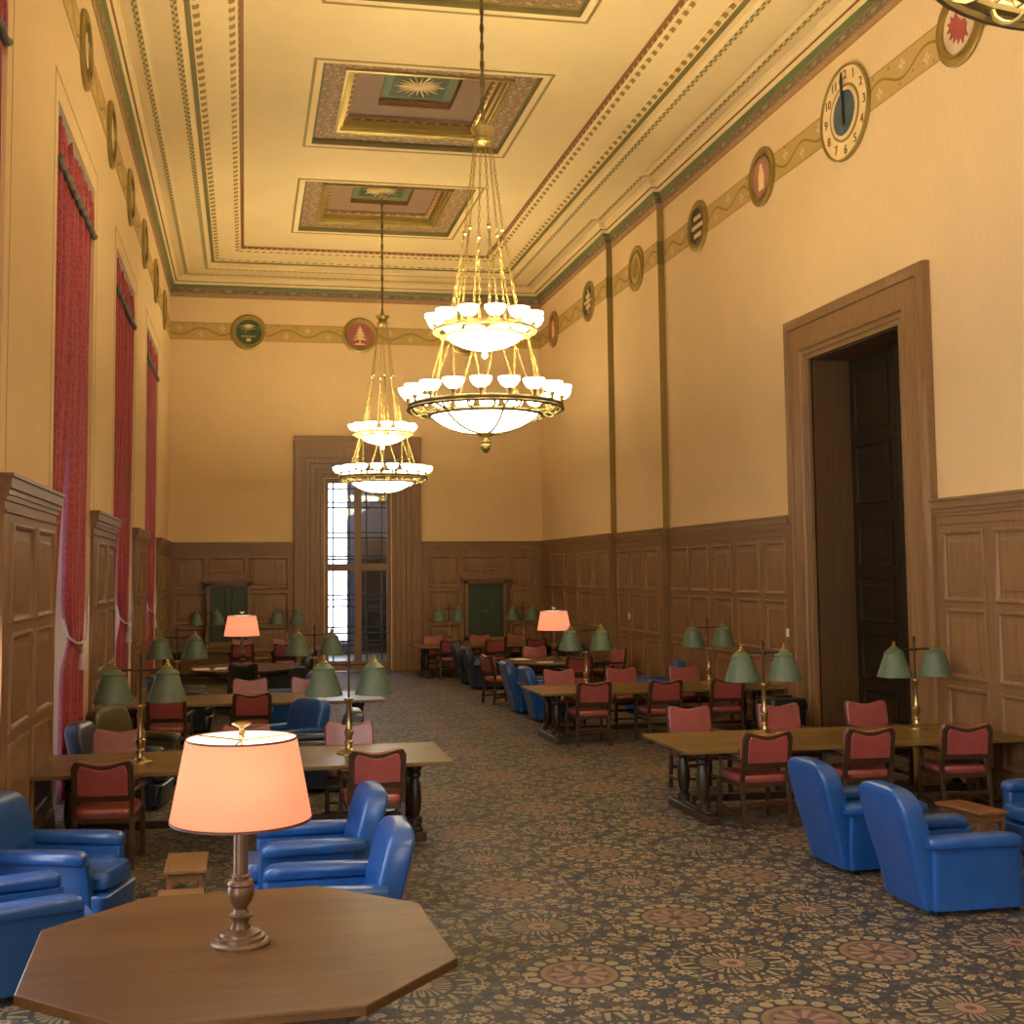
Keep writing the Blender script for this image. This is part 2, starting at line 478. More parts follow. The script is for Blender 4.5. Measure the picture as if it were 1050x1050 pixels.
def carpet_mat():
    t = NT('figured_carpet')
    co = t.coord()
    s = t.n('ShaderNodeSeparateXYZ'); t.l(co, s.inputs[0])
    P = 1.03
    def cell(a, off):
        q = t.m('MULTIPLY_ADD', a, 1 / P, -off / P + .5)
        i = t.m('FLOOR', q)
        return i, t.m('MULTIPLY', t.m('SUBTRACT', t.m('SUBTRACT', q, i), .5), P)
    iu, u = cell(s.outputs[0], 2.1)
    iv, v = cell(s.outputs[1], 7.44)
    par = t.m('FLOORED_MODULO', t.m('ADD', iu, iv), 2.0)          # 0: rosette, 1: scroll star
    au, av = t.m('ABSOLUTE', u), t.m('ABSOLUTE', v)
    r = t.m('SQRT', t.m('ADD', t.m('MULTIPLY', u, u), t.m('MULTIPLY', v, v)))
    an = t.m('ARCTAN2', v, u)
    hi, lo = t.m('MAXIMUM', au, av), t.m('MINIMUM', au, av)
    cmb = t.n('ShaderNodeCombineXYZ')
    t.l(hi, cmb.inputs[0]); t.l(lo, cmb.inputs[1]); t.l(t.m('MULTIPLY', par, 3.7), cmb.inputs[2])
    # warp a little so leaves are not round
    nz = t.n('ShaderNodeTexNoise'); t.l(cmb.outputs[0], nz.inputs['Vector']); nz.inputs['Scale'].default_value = 9; nz.inputs['Detail'].default_value = 2
    wv = t.n('ShaderNodeVectorMath', operation='MULTIPLY_ADD')
    t.l(nz.outputs[1], wv.inputs[0]); wv.inputs[1].default_value = (.05, .05, 0); t.l(cmb.outputs[0], wv.inputs[2])
    vo = t.n('ShaderNodeTexVoronoi', feature='F1'); t.l(wv.outputs[0], vo.inputs['Vector']); vo.inputs['Scale'].default_value = 15
    ve = t.n('ShaderNodeTexVoronoi', feature='DISTANCE_TO_EDGE'); t.l(wv.outputs[0], ve.inputs['Vector']); ve.inputs['Scale'].default_value = 15
    sepc = t.n('ShaderNodeSeparateColor'); t.l(vo.outputs['Color'], sepc.inputs[0])
    leaf = t.m('MULTIPLY', t.m('LESS_THAN', vo.outputs['Distance'], .50), t.m('GREATER_THAN', sepc.outputs[0], .16))
    vein = t.m('COMPARE', vo.outputs['Distance'], .24, .055)
    leafcol = t.ramp(sepc.outputs[1], [(0, (.215, .162, .075)), (.34, (.150, .104, .040)), (.58, (.265, .205, .122)), (.76, (.150, .068, .045)), (.88, (.042, .060, .060))], 'CONSTANT')
    bgn = t.noise(co, 1.3, 2)
    ground = t.mix(t.m('GREATER_THAN', sepc.outputs[2], .55), (.022, .023, .026), (.048, .038, .026))
    c = t.mix(leaf, ground, leafcol)
    c = t.mix(t.m('MULTIPLY', leaf, vein), c, (.11, .06, .03))
    # small six-petalled flowers
    v2 = t.n('ShaderNodeTexVoronoi', feature='F1'); t.l(cmb.outputs[0], v2.inputs['Vector']); v2.inputs['Scale'].default_value = 4.3; v2.inputs['Randomness'].default_value = .8
    df = t.n('ShaderNodeVectorMath', operation='SUBTRACT'); t.l(cmb.outputs[0], df.inputs[0]); t.l(v2.outputs['Position'], df.inputs[1])
    sd = t.n('ShaderNodeSeparateXYZ'); t.l(df.outputs[0], sd.inputs[0])
    fr_ = t.m('SQRT', t.m('ADD', t.m('MULTIPLY', sd.outputs[0], sd.outputs[0]), t.m('MULTIPLY', sd.outputs[1], sd.outputs[1])))
    fan = t.m('ARCTAN2', sd.outputs[1], sd.outputs[0])
    fp = t.m('MULTIPLY_ADD', t.m('ABSOLUTE', t.m('COSINE', t.m('MULTIPLY', fan, 4.))), .026, .034)
    c = t.mix(t.m('LESS_THAN', fr_, .075), c, (.024, .024, .026))
    c = t.mix(t.m('LESS_THAN', fr_, fp), c, (.235, .178, .098))
    c = t.mix(t.m('LESS_THAN', fr_, .018), c, (.12, .05, .035))
    # acanthus fans: curved strokes radiating from the star centre
    fa = t.m('ARCTAN2', lo, hi)
    st = t.m('COSINE', t.m('ADD', t.m('MULTIPLY', fa, 26.), t.m('MULTIPLY', r, 30.)))
    seg = t.m('COSINE', t.m('MULTIPLY', r, 42.))
    sc = t.m('MULTIPLY', t.m('GREATER_THAN', st, .05), t.m('GREATER_THAN', seg, -.72))
    rim = t.m('MULTIPLY_ADD', t.m('COSINE', t.m('MULTIPLY', an, 8.)), .07, .34)
    inside = t.m('LESS_THAN', r, rim)
    c = t.mix(t.m('MULTIPLY', inside, par), c, (.026, .024, .022))
    c = t.mix(t.m('MULTIPLY', t.m('MULTIPLY', sc, inside), par), c, (.20, .150, .072))
    c = t.mix(t.m('MULTIPLY', t.m('LESS_THAN', r, .085), par), c, (.24, .13, .09))
    c = t.mix(t.m('MULTIPLY', t.m('LESS_THAN', r, .035), par), c, (.10, .05, .04))
    # rosette
    ros = t.m('SUBTRACT', 1.0, par)
    def ring(a, b):
        return t.m('MULTIPLY', t.m('MULTIPLY', t.m('GREATER_THAN', r, a), t.m('LESS_THAN', r, b)), ros)
    pa = t.m('MULTIPLY', t.m('SUBTRACT', t.m('FRACT', t.m('MULTIPLY', an, 18 / (2 * PI))), .5), 2 * PI / 18 * .31 / .042)
    pr = t.m('DIVIDE', t.m('SUBTRACT', r, .305), .042)
    petals = t.m('LESS_THAN', t.m('ADD', t.m('MULTIPLY', pa, pa), t.m('MULTIPLY', pr, pr)), 1.0)
    star = t.m('GREATER_THAN', t.m('COSINE', t.m('ADD', t.m('MULTIPLY', an, 10.), t.m('MULTIPLY', r, 9.))), .1)
    c = t.mix(ring(.0, .335), c, (.030, .025, .022))
    c = t.mix(t.m('MULTIPLY', ring(.25, .36), petals), c, (.215, .168, .082))
    c = t.mix(ring(.205, .245), c, (.155, .098, .048))
    c = t.mix(ring(.0, .205), c, (.135, .062, .042))
    c = t.mix(ring(.165, .18), c, (.05, .03, .022))
    c = t.mix(t.m('MULTIPLY', ring(.05, .18), star), c, (.195, .135, .08))
    c = t.mix(ring(.0, .05), c, (.05, .04, .03))
    t.col(c).set(.58, spec=.3, sheen=.05)
    pile = t.noise(co, 220, 2)
    t.bump(pile, .25, .004)
    return t.mat
M['carpet'] = carpet_mat()

# ------------------------------------------------------------------ camera
cam_d = bpy.data.cameras.new('camera'); cam = bpy.data.objects.new('camera', cam_d); COL.objects.link(cam)
F, YAW, PITCH, ROLL, PCX, PCY = 1210.19, .1833, .0719, -.0086, 475.17, 499.63
fw = Vector((math.sin(YAW) * math.cos(PITCH), math.cos(YAW) * math.cos(PITCH), math.sin(PITCH)))
rt = Vector((math.cos(YAW), -math.sin(YAW), 0)); up = rt.cross(fw)
r2 = rt * math.cos(ROLL) + up * math.sin(ROLL); u2 = up * math.cos(ROLL) - rt * math.sin(ROLL)
cam.matrix_world = Matrix(((r2.x, u2.x, -fw.x, 0), (r2.y, u2.y, -fw.y, 0), (r2.z, u2.z, -fw.z, EYE), (0, 0, 0, 1)))
cam_d.sensor_width = 36; cam_d.lens = F * 36 / 1050
cam_d.shift_x = (525 - PCX) / 1050; cam_d.shift_y = -(525 - PCY) / 1050
cam_d.clip_start = .05; cam_d.clip_end = 200
scene.camera = cam

# ------------------------------------------------------------------ shell
T = .6
fl = MB().add([(XL - 1, Y0 - 1, 0), (XRN + 2, Y0 - 1, 0), (XRN + 2, YB + .02, 0), (XL - 1, YB + .02, 0),
               (XL - 1, Y0 - 1, -.1), (XRN + 2, Y0 - 1, -.1), (XRN + 2, YB + .02, -.1), (XL - 1, YB + .02, -.1)],
              [(0, 1, 2, 3), (7, 6, 5, 4), (0, 4, 5, 1), (1, 5, 6, 2), (2, 6, 7, 3), (3, 7, 4, 0)])
fl.build('floor', M['carpet'], kind='structure')

WINC = [2.70, 8.40, 14.10, 19.80, 25.50]; WH = 1.525; WTOP = 7.52
ZT = 10.9
wl = MB()
edges = [Y0] + [e for c in WINC for e in (c - WH, c + WH)] + [YB + T]
for i in range(0, len(edges), 2): wl.box(XL - T, XL, edges[i], edges[i + 1], 0, ZT)
for c in WINC: wl.box(XL - T, XL, c - WH, c + WH, WTOP, ZT)
wl.build('wall_left', M['wall'], kind='structure')

# right wall with the doorway (y 13.58 .. 16.0, top 5.66)
DY0, DY1, DZ = 13.56, 16.02, 5.64
wr = MB()
wr.box(XRN, XRN + T, Y0, DY0, 0, ZT); wr.box(XRN, XRN + T, DY1, YS1, 0, ZT); wr.box(XRN, XRN + T, DY0, DY1, DZ, ZT)
wr.box(XRM, XRN + T, YS1, YS2, 0, ZT); wr.box(XRF, XRN + T, YS2, YB + T, 0, ZT)
wr.build('wall_right', M['wall'], kind='structure')
# back wall with the glazed doorway
BX0, BX1, BZ = 2.10, 3.76, 5.0
wb = MB()
wb.box(XL, BX0 - .04, YB, YB + T, 0, ZT); wb.box(BX1 + .04, XRF, YB, YB + T, 0, ZT); wb.box(BX0 - .04, BX1 + .04, YB, YB + T, BZ + .04, ZT)
wb.build('wall_back', M['wall'], kind='structure')
MB().box(XL - T, 1.4, Y0 - T, Y0, 0, ZT).box(4.8, XRN + T, Y0 - T, Y0, 0, ZT).box(1.4, 4.8, Y0 - T, Y0, 6.2, ZT).build('wall_front', M['wall'], kind='structure')

# stepped ceiling: mitred rings around a flat field with three sunk coffers in view
plan = lambda x, y, z: (x, y, z)
straight = [(XRF, Y0), (XRF, YB), (XL, YB), (XL, Y0)]
jog = [(XRN, Y0), (XRN, YS1), (XRM, YS1), (XRM, YS2), (XRF, YS2), (XRF, YB), (XL, YB), (XL, Y0)]
ce = MB()
cm = [M['ceil'], M['chk_a'], M['olive_line'], M['chk_b'], M['dent'], M['brown_line']]
prof = [(.30, 10.290), (.90, 10.292), (.90, 10.285), (.99, 10.285), (.99, 10.292), (1.06, 10.32), (1.07, 10.42), (1.15, 10.44),
        (1.17, 10.452), (1.27, 10.455), (1.28, 10.49), (1.66, 10.545), (1.67, 10.555), (1.76, 10.565), (1.80, 10.60), (1.82, 10.64), (1.88, 10.65)]
pm = [0, 0, 1, 0, 0, 0, 2, 0, 3, 0, 0, 0, 3, 0, 4, 5]
ce.moulding(straight, prof, plan, pm)
prof2 = [(.06, 10.275), (.37, 10.284), (.38, 10.276), (.46, 10.276), (.47, 10.284), (.56, 10.288)]
ce.moulding(jog, prof2, plan, [0, 0, 1, 0, 0])
fx0, fx1, fy1 = XL + 1.87, XRF - 1.87, YB - 1.87
CC = [14.37, 20.12, 25.88]; CXM, CH = 3.0, 1.80
def cquad(x0, x1, y0, y1):
    ce.add([(x0, y0, ZK), (x1, y0, ZK), (x1, y1, ZK), (x0, y1, ZK)], [(3, 2, 1, 0)], 0)
cquad(fx0, CXM - CH, Y0, fy1); cquad(CXM + CH, fx1, Y0, fy1)
ys = [Y0] + [e for c in CC for e in (c - CH, c + CH)] + [fy1]
for i in range(0, len(ys), 2): cquad(CXM - CH, CXM + CH, ys[i], ys[i + 1])
ce.box(XL - T, XRN + T, Y0 - T, YB + T, 11.6, 11.7)      # slab above
ce.build('ceiling', cm, kind='structure')
# the slab edge above the walls closes the shell
sh = MB()
sh.box(XL - T, XL, Y0, YB + T, ZT, 11.6); sh.box(XRN, XRN + T, Y0, YB + T, ZT, 11.6)
sh.box(XL, XRN, YB, YB + T, ZT, 11.6); sh.box(XL - T, XRN + T, Y0 - T, Y0, ZT, 11.6)
sh.build('trim_0', M['ceil'], kind='structure')

# cornice
co_m = [M['corn_pink'], M['corn_orn'], M['green_mould'], M['ceil'], M['brown_line'], M['gilt_paint']]
co = MB()
co.moulding(jog, [(0, 9.76), (.015, 9.76), (.018, 9.86), (.03, 9.865), (.045, 9.985), (.07, 9.99), (.10, 10.05), (.105, 10.075), (.12, 10.08), (.14, 10.135), (.17, 10.15), (.175, 10.165), (.22, 10.20), (.23, 10.275)],
            plan, [5, 0, 5, 1, 5, 2, 2, 3, 3, 4, 3, 3, 3])
co.build('trim_1', co_m, kind='structure')

# painted frieze band round the room
fr = MB()
segs = [[(XL, YB), (XL, Y0)], [(XRF, YB), (XL, YB)], [(XRF, YS2), (XRF, YB)], [(XRM, YS1), (XRM, YS2)], [(XRN, Y0), (XRN, YS1)]]
for sg in segs:
    fr.moulding(sg, [(.0005, ZB - .23), (.006, ZB - .23), (.006, ZB + .23), (.0005, ZB + .23)], plan, [0, 0, 0])
fr.build('trim_2', M['frieze'], kind='structure')
# gilt-painted returns where the right wall steps in
for k, (yy, xa, xb) in enumerate(((YS1, XRM, XRN), (YS2, XRF, XRM))):
    g = MB()
    g.box(xa, xb, yy - .006, yy - .0005, ZW, 9.76, 0)
    g.box(xa - .012, xb, yy - .012, yy - .006, ZB - .23, ZB + .23, 1)
    g.build('trim_%d' % (3 + k), [M['gilt_paint'], M['olive_line']], kind='structure')
# thin gilt lines around the window openings
gl = MB()
for c in WINC:
    a, b, tp = c - WH - .22, c + WH + .22, WTOP + .26
    for (y0, y1, z0, z1) in ((a - .012, a + .012, ZW, tp), (b - .012, b + .012, ZW, tp), (a, b, tp - .012, tp + .012)):
        gl.box(XL + .0005, XL + .004, y0, y1, z0, z1)
gl.build('trim_5', plain('pale_gilt_line', (.46, .33, .12), .5), kind='structure')

# ------------------------------------------------------------------ wainscot
ROWS = [(2.17, 2.98), (1.28, 2.07), (.36, 1.17)]
def wainscot(name, a0, a1, fn, cols, rows=ROWS, mats=None, skip=(), deep=.045, returns=(True, True), top=ZW, extra=()):
    """fn(a, h, d): a along the wall, h height, d out from the wall. cols = [(a, b)]"""
    mb = MB()
    def bx(p0, p1, h0, h1, d0, d1, mi=0):
        b = [fn(p0, h0, d0), fn(p1, h0, d0), fn(p1, h0, d1), fn(p0, h0, d1)]
        t_ = [fn(p0, h1, d0), fn(p1, h1, d0), fn(p1, h1, d1), fn(p0, h1, d1)]
        mb.hexa(b, t_, mi)
    bx(a0, a1, 0, top - .01, .0005, deep)
    e0, e1 = (.0, .0)
    # baseboard, frieze rail, crown
    bx(a0, a1, 0, .20, deep, deep + .03, 1); bx(a0, a1, .20, .23, deep, deep + .018, 1)
    for h0, h1, d in ((top - .31, top - .285, .02), (top - .215, top - .17, .02), (top - .17, top - .12, .036), (top - .12, top - .03, .06), (top - .03, top, .08)):
        k = d if True else 0
        bx(a0 - (d * .8 if returns[0] else 0), a1 + (d * .8 if returns[1] else 0), h0, h1, .0005, deep + d, 1)
    for ci, (c0, c1) in enumerate(cols):
        for ri, (h0, h1) in enumerate(rows):
            if (ci, ri) in skip: continue
            panel(mb, fn, c0, c1, h0, h1, deep)
    for (c0, c1, h0, h1) in extra: panel(mb, fn, c0, c1, h0, h1, deep)
    return mb.build(name, [M['wain'], mats or M['wain_x']], kind='structure')
def panel(mb, fn, c0, c1, h0, h1, deep):
    f3 = lambda a, h, d: fn(a, h, deep + d)
    path = [(c0, h0), (c1, h0), (c1, h1), (c0, h1)]
    mb.moulding(path, [(-.012, 0), (-.008, .022), (.012, .03), (.03, .022), (.042, .004), (.055, -.004)], f3, closed=True)
    i = .13
    if c1 - c0 > .34:
        mb.moulding([(c0 + .055, h0 + .055), (c1 - .055, h0 + .055), (c1 - .055, h1 - .055), (c0 + .055, h1 - .055)],
                    [(0, 0.001), (.045, .001), (.075, .016)], f3, closed=True)
        a, b, e, g = c0 + i, c1 - i, h0 + i, h1 - i
        mb.add([f3(a, e, .016), f3(b, e, .016), f3(b, g, .016), f3(a, g, .016)], [(0, 1, 2, 3)])

def even_cols(a0, a1, n, gap=.17, end=.17):
    w = (a1 - a0 - 2 * end - gap * (n - 1)) / n
    return [(a0 + end + i * (w + gap), a0 + end + i * (w + gap) + w) for i in range(n)]
fL = lambda a, h, d: (XL + d, a, h)
fB = lambda a, h, d: (a, YB - d, h)
def fR(X): return lambda a, h, d: (X - d, a, h)
k = 0
piers = [(Y0, WINC[0] - WH)] + [(WINC[i] + WH, WINC[i + 1] - WH) for i in range(4)] + [(WINC[4] + WH, YB)]
names = iter(range(10, 40))
for i, (a, b) in enumerate(piers):
    n = 5 if i == 0 else (2 if i < 5 else 4)
    wainscot('trim_%d' % next(names), a, b, fL, even_cols(a, b, n, .26, .30 if i in (1, 2, 3, 4) else .25), mats=M['wain_y'], returns=(i > 0, i < 5), deep=.045)
wainscot('trim_%d' % next(names), Y0, 12.93, fR(XRN), even_cols(Y0, 12.93, 17, .20, .18), mats=M['wain_y'], returns=(False, False))
wainscot('trim_%d' % next(names), 16.73, YS1, fR(XRN), [(16.93, 17.63), (17.86, 18.74), (18.98, 19.74), (20.01, 20.80), (20.95, 21.87)], mats=M['wain_y'], returns=(False, False))
wainscot('trim_%d' % next(names), YS1, YS2, fR(XRM), even_cols(YS1, YS2, 3), mats=M['wain_y'], returns=(True, False))
wainscot('trim_%d' % next(names), YS2, YB, fR(XRF), even_cols(YS2, YB, 5, .2), mats=M['wain_y'], returns=(True, False))
for yy, xa, xb in ((YS1, XRM, XRN), (YS2, XRF, XRM)):
    g = MB()
    g.box(xa - .0445, xb - .04, yy - .04, yy - .0005, 0, ZW - .001)
    for h0, h1, d in ((ZW - .17, ZW - .12, .036), (ZW - .12, ZW - .03, .06), (ZW - .03, ZW, .08), (0, .2, .03)):
        g.box(xa - .044 - d, xb - .04, yy - .04 - d, yy - .001, h0 + .0007, h1 - .0007 if h1 < ZW else h1 + .001)
    g.build('trim_%d' % next(names), M['wain'], kind='structure')
cb = [(-1.78, -1.02), (.11, 1.10)]
wainscot('trim_%d' % next(names), XL + .05, 1.33, fB, cb, returns=(False, False), extra=[(-.88, 0.0, 2.60, 2.98)])
wainscot('trim_%d' % next(names), 4.62, XRF - .05, fB, [(4.82, 5.60), (7.02, 7.72)], returns=(False, False), extra=[(5.72, 6.88, 2.60, 2.98)])
wainscot('trim_%d' % next(names), XL + .1, 1.4, lambda a, h, d: (a, Y0 + d, h), even_cols(XL + .1, 1.4, 3), returns=(False, False))
wainscot('trim_%d' % next(names), 4.8, XRN - .1, lambda a, h, d: (a, Y0 + d, h), even_cols(4.8, XRN - .1, 3), returns=(False, False))

# cap rail ends of the stepped right wall are covered by the crown returns

# ------------------------------------------------------------------ right doorway (door_2) : deep oak frame, dark panelled doors
d2 = empty('door_2', (XRN, (DY0 + DY1) / 2, 0), kind='structure')
d2m = Matrix.Translation((-XRN, -(DY0 + DY1) / 2, 0))
yc = (DY0 + DY1) / 2
fr2 = MB()
# path runs up the far jamb, over and down: left of it is outwards (towards the wall)
loc = lambda a, h, d: (-d, a - yc, h)
path = [(DY0, 0), (DY0, DZ), (DY1, DZ), (DY1, 0)]
fr2.moulding(path, [(0, -.02), (0, .05), (.07, .05), (.075, .07), (.14, .075), (.16, .10), (.20, .10), (.22, .085), (.50, .085), (.51, .12), (.58, .13), (.60, .13), (.66, .10), (.665, .0)], loc)
fr2.build('door_frame', M['wain'], d2)
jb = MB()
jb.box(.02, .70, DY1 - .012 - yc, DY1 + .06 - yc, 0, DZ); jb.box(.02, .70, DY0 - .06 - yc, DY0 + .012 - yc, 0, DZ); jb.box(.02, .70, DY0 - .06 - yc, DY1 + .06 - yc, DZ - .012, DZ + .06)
jb.build('door_jamb', wood('shaded_oak_jamb', (.085, .043, .016), (.16, .087, .034), .5), d2)  # same oak as the frame, shade of the recess painted in as darker colour
for sgn in (-1, 1):
    lf = MB()
    a0, a1 = (DY0 + .013, yc - .005) if sgn < 0 else (yc + .005, DY1 - .013)
    fd = lambda a, h, d: (.60 - d, a - yc, h)
    lf.box(.60, .66, a0 - yc, a1 - yc, 0.004, DZ - .014)
    for (h0, h1) in ((.2, .85), (1.0, 1.65), (1.8, 2.45), (2.60, 3.25), (3.5, 4.35), (4.55, 5.4)):
        panel(lf, fd, a0 + .14, a1 - .14, h0, h1, 0)
    lf.build('door_leaf', M['door_dark'], d2)
sw = MB().box(-.165, -.14, 16.67 - yc, 16.73 - yc, 1.54, 1.66).build('switch_plate', M['white'], d2, label='small ivory switch plate')
th = MB().box(XRM - .075, XRM - .048, 23.99, 24.07, 1.53, 1.66)
th.build('wall_bell', M['white'], label='small ivory wall fitting on the oak panelling of the middle bay at right', cat='wall fitting')

# ------------------------------------------------------------------ back doorway (door_1): stepped oak frame, leaded french doors, a lit hall beyond
d1 = empty('door_1', (2.93, YB, 0), kind='structure')
loc1 = lambda a, h, d: (a - 2.93, -d, h)
f1 = MB()
path = [(BX1, 0), (BX1, BZ), (BX0, BZ), (BX0, 0)]
path = path[::-1]
f1.moulding(path, [(0.03, -.60), (0, -.595), (0, -.02), (.06, -.02), (.07, .03), (.15, .03), (.16, .05), (.28, .055), (.29, .085), (.42, .09), (.44, .12), (.56, .12), (.57, .15), (.80, .155), (.83, .155), (.84, 0.)], loc1)
hd = MB()
f1.build('door_frame', M['wain'], d1)
# pediment head fills from 5.84 to the 6.15 top edge
MB().box(BX0 - .84 - 2.93, BX1 + .84 - 2.93, -.155, 0, BZ + .83, 6.15).build('door_head', M['wain_x'], d1)
st = MB()
yo = .14
def dbox(a0, a1, h0, h1, y0=yo - .03, y1=yo + .03): st.box(a0 - 2.93, a1 - 2.93, y0, y1, h0, h1)
dbox(BX0, BX0 + .06, 0, BZ); dbox(BX1 - .06, BX1, 0, BZ); dbox(2.84, 3.03, 0, BZ); q0, q1 = BX0 + .02, BX1 - .02
dbox(q0, q1, 2.62, 2.80, yo - .036, yo + .036); dbox(q0, q1, .004, .26, yo - .036, yo + .036); dbox(q0, q1, BZ - .08, BZ - .002, yo - .036, yo + .036)
st.build('door_stiles', M['wain'], d1)
for (a0, a1) in ((BX0 + .06, 2.84), (3.03, BX1 - .06)):
    for (h0, h1, hs) in ((.26, 2.62, (.46, .66, .78, .98, 1.14, 1.68, 1.86, 1.98)), (2.80, BZ - .08, (2.92, 3.0, 3.48, 3.62, 4.28, 4.42, 4.78))):
        MB().box(a0 - 2.93, a1 - 2.93, yo - .004, yo + .004, h0, h1).build('glass_pane', M['glass'], d1)
        ld = MB()
        for aa in (a0 + .13, a1 - .13): ld.box(aa - .02 - 2.93, aa + .02 - 2.93, yo - .012, yo + .012, h0, h1)
        for hh in hs: ld.box(a0 - 2.93, a1 - 2.93, yo - .012, yo + .012, hh - .02, hh + .02)
        ld.build('leading', M['lead'], d1)
# hall beyond
HY0, HY1 = YB + T, YB + 6.5
MB().box(0, 6.2, YB + .02, HY1, -.12, -.02).build('floor_hall', plain('hall_stone', (.25, .22, .2), .4), kind='structure')
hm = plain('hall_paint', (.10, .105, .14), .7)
MB().box(-.1, 0, HY0, HY1, 0, 6).box(6.2, 6.3, HY0, HY1, 0, 6).box(-.1, 6.3, HY1, HY1 + .1, 0, 6).build('wall_hall', hm, kind='structure')
MB().box(-.1, 6.3, HY0, HY1, 6, 6.1).build('ceiling_hall', hm, kind='structure')
w9 = empty('window_9', (2.85, HY1, 0), kind='structure')
MB().box(-.50, .33, -.05, -.02, 2.78, 5.55).build('window_pane', M['daylight'], w9)
MB().box(-.50, .33, -.05, -.02, .42, 2.62).build('window_pane', M['daylight'], w9)
MB().box(.36, .62, -.06, -.02, .1, 5.6).build('window_curtain', plain('slate_blue_drape', (.10, .16, .26), .8), w9)
wf = MB().box(-.58, .40, -.07, -.02, 2.62, 2.78).box(-.58, -.50, -.07, -.02, .3, 5.6).box(.33, .36, -.07, -.02, .3, 5.6)
wf.build('window_frame', M['wain'], w9)
bs = empty('bookcase', (4.05, HY1 - .25, 0), label='dark bookcase in the dim hall behind the right glazed door leaf', cat='bookcase')
MB().box(-.48, .48, .18, .22, 0, 3.6).box(-.48, -.44, -.18, .2, 0, 3.6).box(.44, .48, -.18, .2, 0, 3.6).box(-.5, .5, -.2, .22, 3.6, 3.68).build('carcass', M['leg'], bs)
for zz in (.1, .7, 1.3, 1.9, 2.5, 3.1): MB().box(-.44, .44, -.17, .18, zz, zz + .03).build('shelf', M['leg'], bs)
HL = bpy.data.lights.new('hall_fill', 'POINT'); HL.energy = 260; HL.color = (.7, .8, 1); HL.shadow_soft_size = .4  # unseen fill light added to brighten the hall behind the glass
o = bpy.data.objects.new('hall_fill', HL); o.location = (3.4, YB + 3.2, 5.2); COL.objects.link(o)

# ------------------------------------------------------------------ windows on the left
for i, c in enumerate(WINC):
    w = empty('window_%d' % (i + 1), (XL - T, c, 0), kind='structure')
    MB().box(-.02, .02, -WH, WH, .05, WTOP).build('window_pane', M['sheer'] if i > 1 else M['daywin'], w)
    MB().box(.10, .16, -WH, WH, 7.0, WTOP).build('window_head', M['wain'], w)
    b = MB()
    for yy in (-WH, -.04, WH - .08): b.box(-.03, .05, yy, yy + .08, 0, WTOP)
    for zz in (0, 2.3, 4.9, WTOP - .08): b.box(-.03, .05, -WH, WH, zz, zz + .08)
    b.build('window_frame', M['wain'], w)

wf_ = empty('window_8', (3.1, Y0 - .3, 0), kind='structure')
MB().box(-1.7, 1.7, -.03, .0, .4, 6.2).build('window_pane', M['daywin2'], wf_)
fb2 = MB()
for xx in (-1.7, -.05, 1.6): fb2.box(xx, xx + .1, -.04, .06, 0, 6.2)
for zz in (0, .3, 2.7, 6.1): fb2.box(-1.7, 1.7, -.04, .06, zz, zz + .1)
fb2.build('window_frame', M['wain'], wf_)
# ------------------------------------------------------------------ curtains
def drape_mesh(y_in, y_out, tie_in, tie_out, seed):
    """one tied-back drape hanging in the reveal (x local to the wall face). y_in is the edge at mid window."""
    rnd = random.Random(seed)
    N, K = 84, 44
    mb = MB(); ztop = 7.12; zt = 1.80
    ph = rnd.random() * 6
    for side in (0, 1):
        pass
    vs = []
    for k_ in range(K + 1):
        zz = ztop * (1 - k_ / K) + .02
        # amount of gathering
        if zz > zt: g = math.sin(min(1, max(0, (5.6 - zz) / (5.6 - zt))) * PI / 2) ** 2.2
        else: g = 1 - .12 * (zt - zz) / zt
        a = y_in + (tie_in - y_in) * g; b = y_out + (tie_out - y_out) * g
        pinch = math.exp(-((zz - zt) / .22) ** 2)
        mid = (a + b) / 2; wd = (b - a) * (1 - .28 * pinch); a, b = mid - wd / 2, mid + wd / 2
        amp = .065 * (1 - .45 * pinch) * (.55 + .45 * (1 - g) + .25 * g)
        for j in range(N + 1):
            s = j / N
            y = a + (b - a) * s
            f = math.sin(s * 2 * PI * 7.5 + ph + .25 * math.sin(zz * 1.3)) + .45 * math.sin(s * 2 * PI * 3.1 + ph * 2 + zz * .35)
            x = -.075 + amp * f * .8 + .03 * pinch
            vs.append((x, y, zz))
    fs = []
    for k_ in range(K):
        for j in range(N):
            p = k_ * (N + 1) + j
            fs.append((p, p + 1, p + N + 2, p + N + 1))
    mb.add(vs, fs, 0, True)
    return mb
def solid(o, t=.012):
    m = o.modifiers.new('Solid', 'SOLIDIFY'); m.thickness = t; m.offset = 0
    return o
def tassel(parent, yy):
    mb = MB()
    mb.lathe([(.0, .0), (.03, -.01), (.035, -.05), (.022, -.08), (.045, -.11), (.06, -.28), (.0, -.281)], 12, (.02, yy, 1.70))
    mb.build('tassel', M['tassel'], parent)
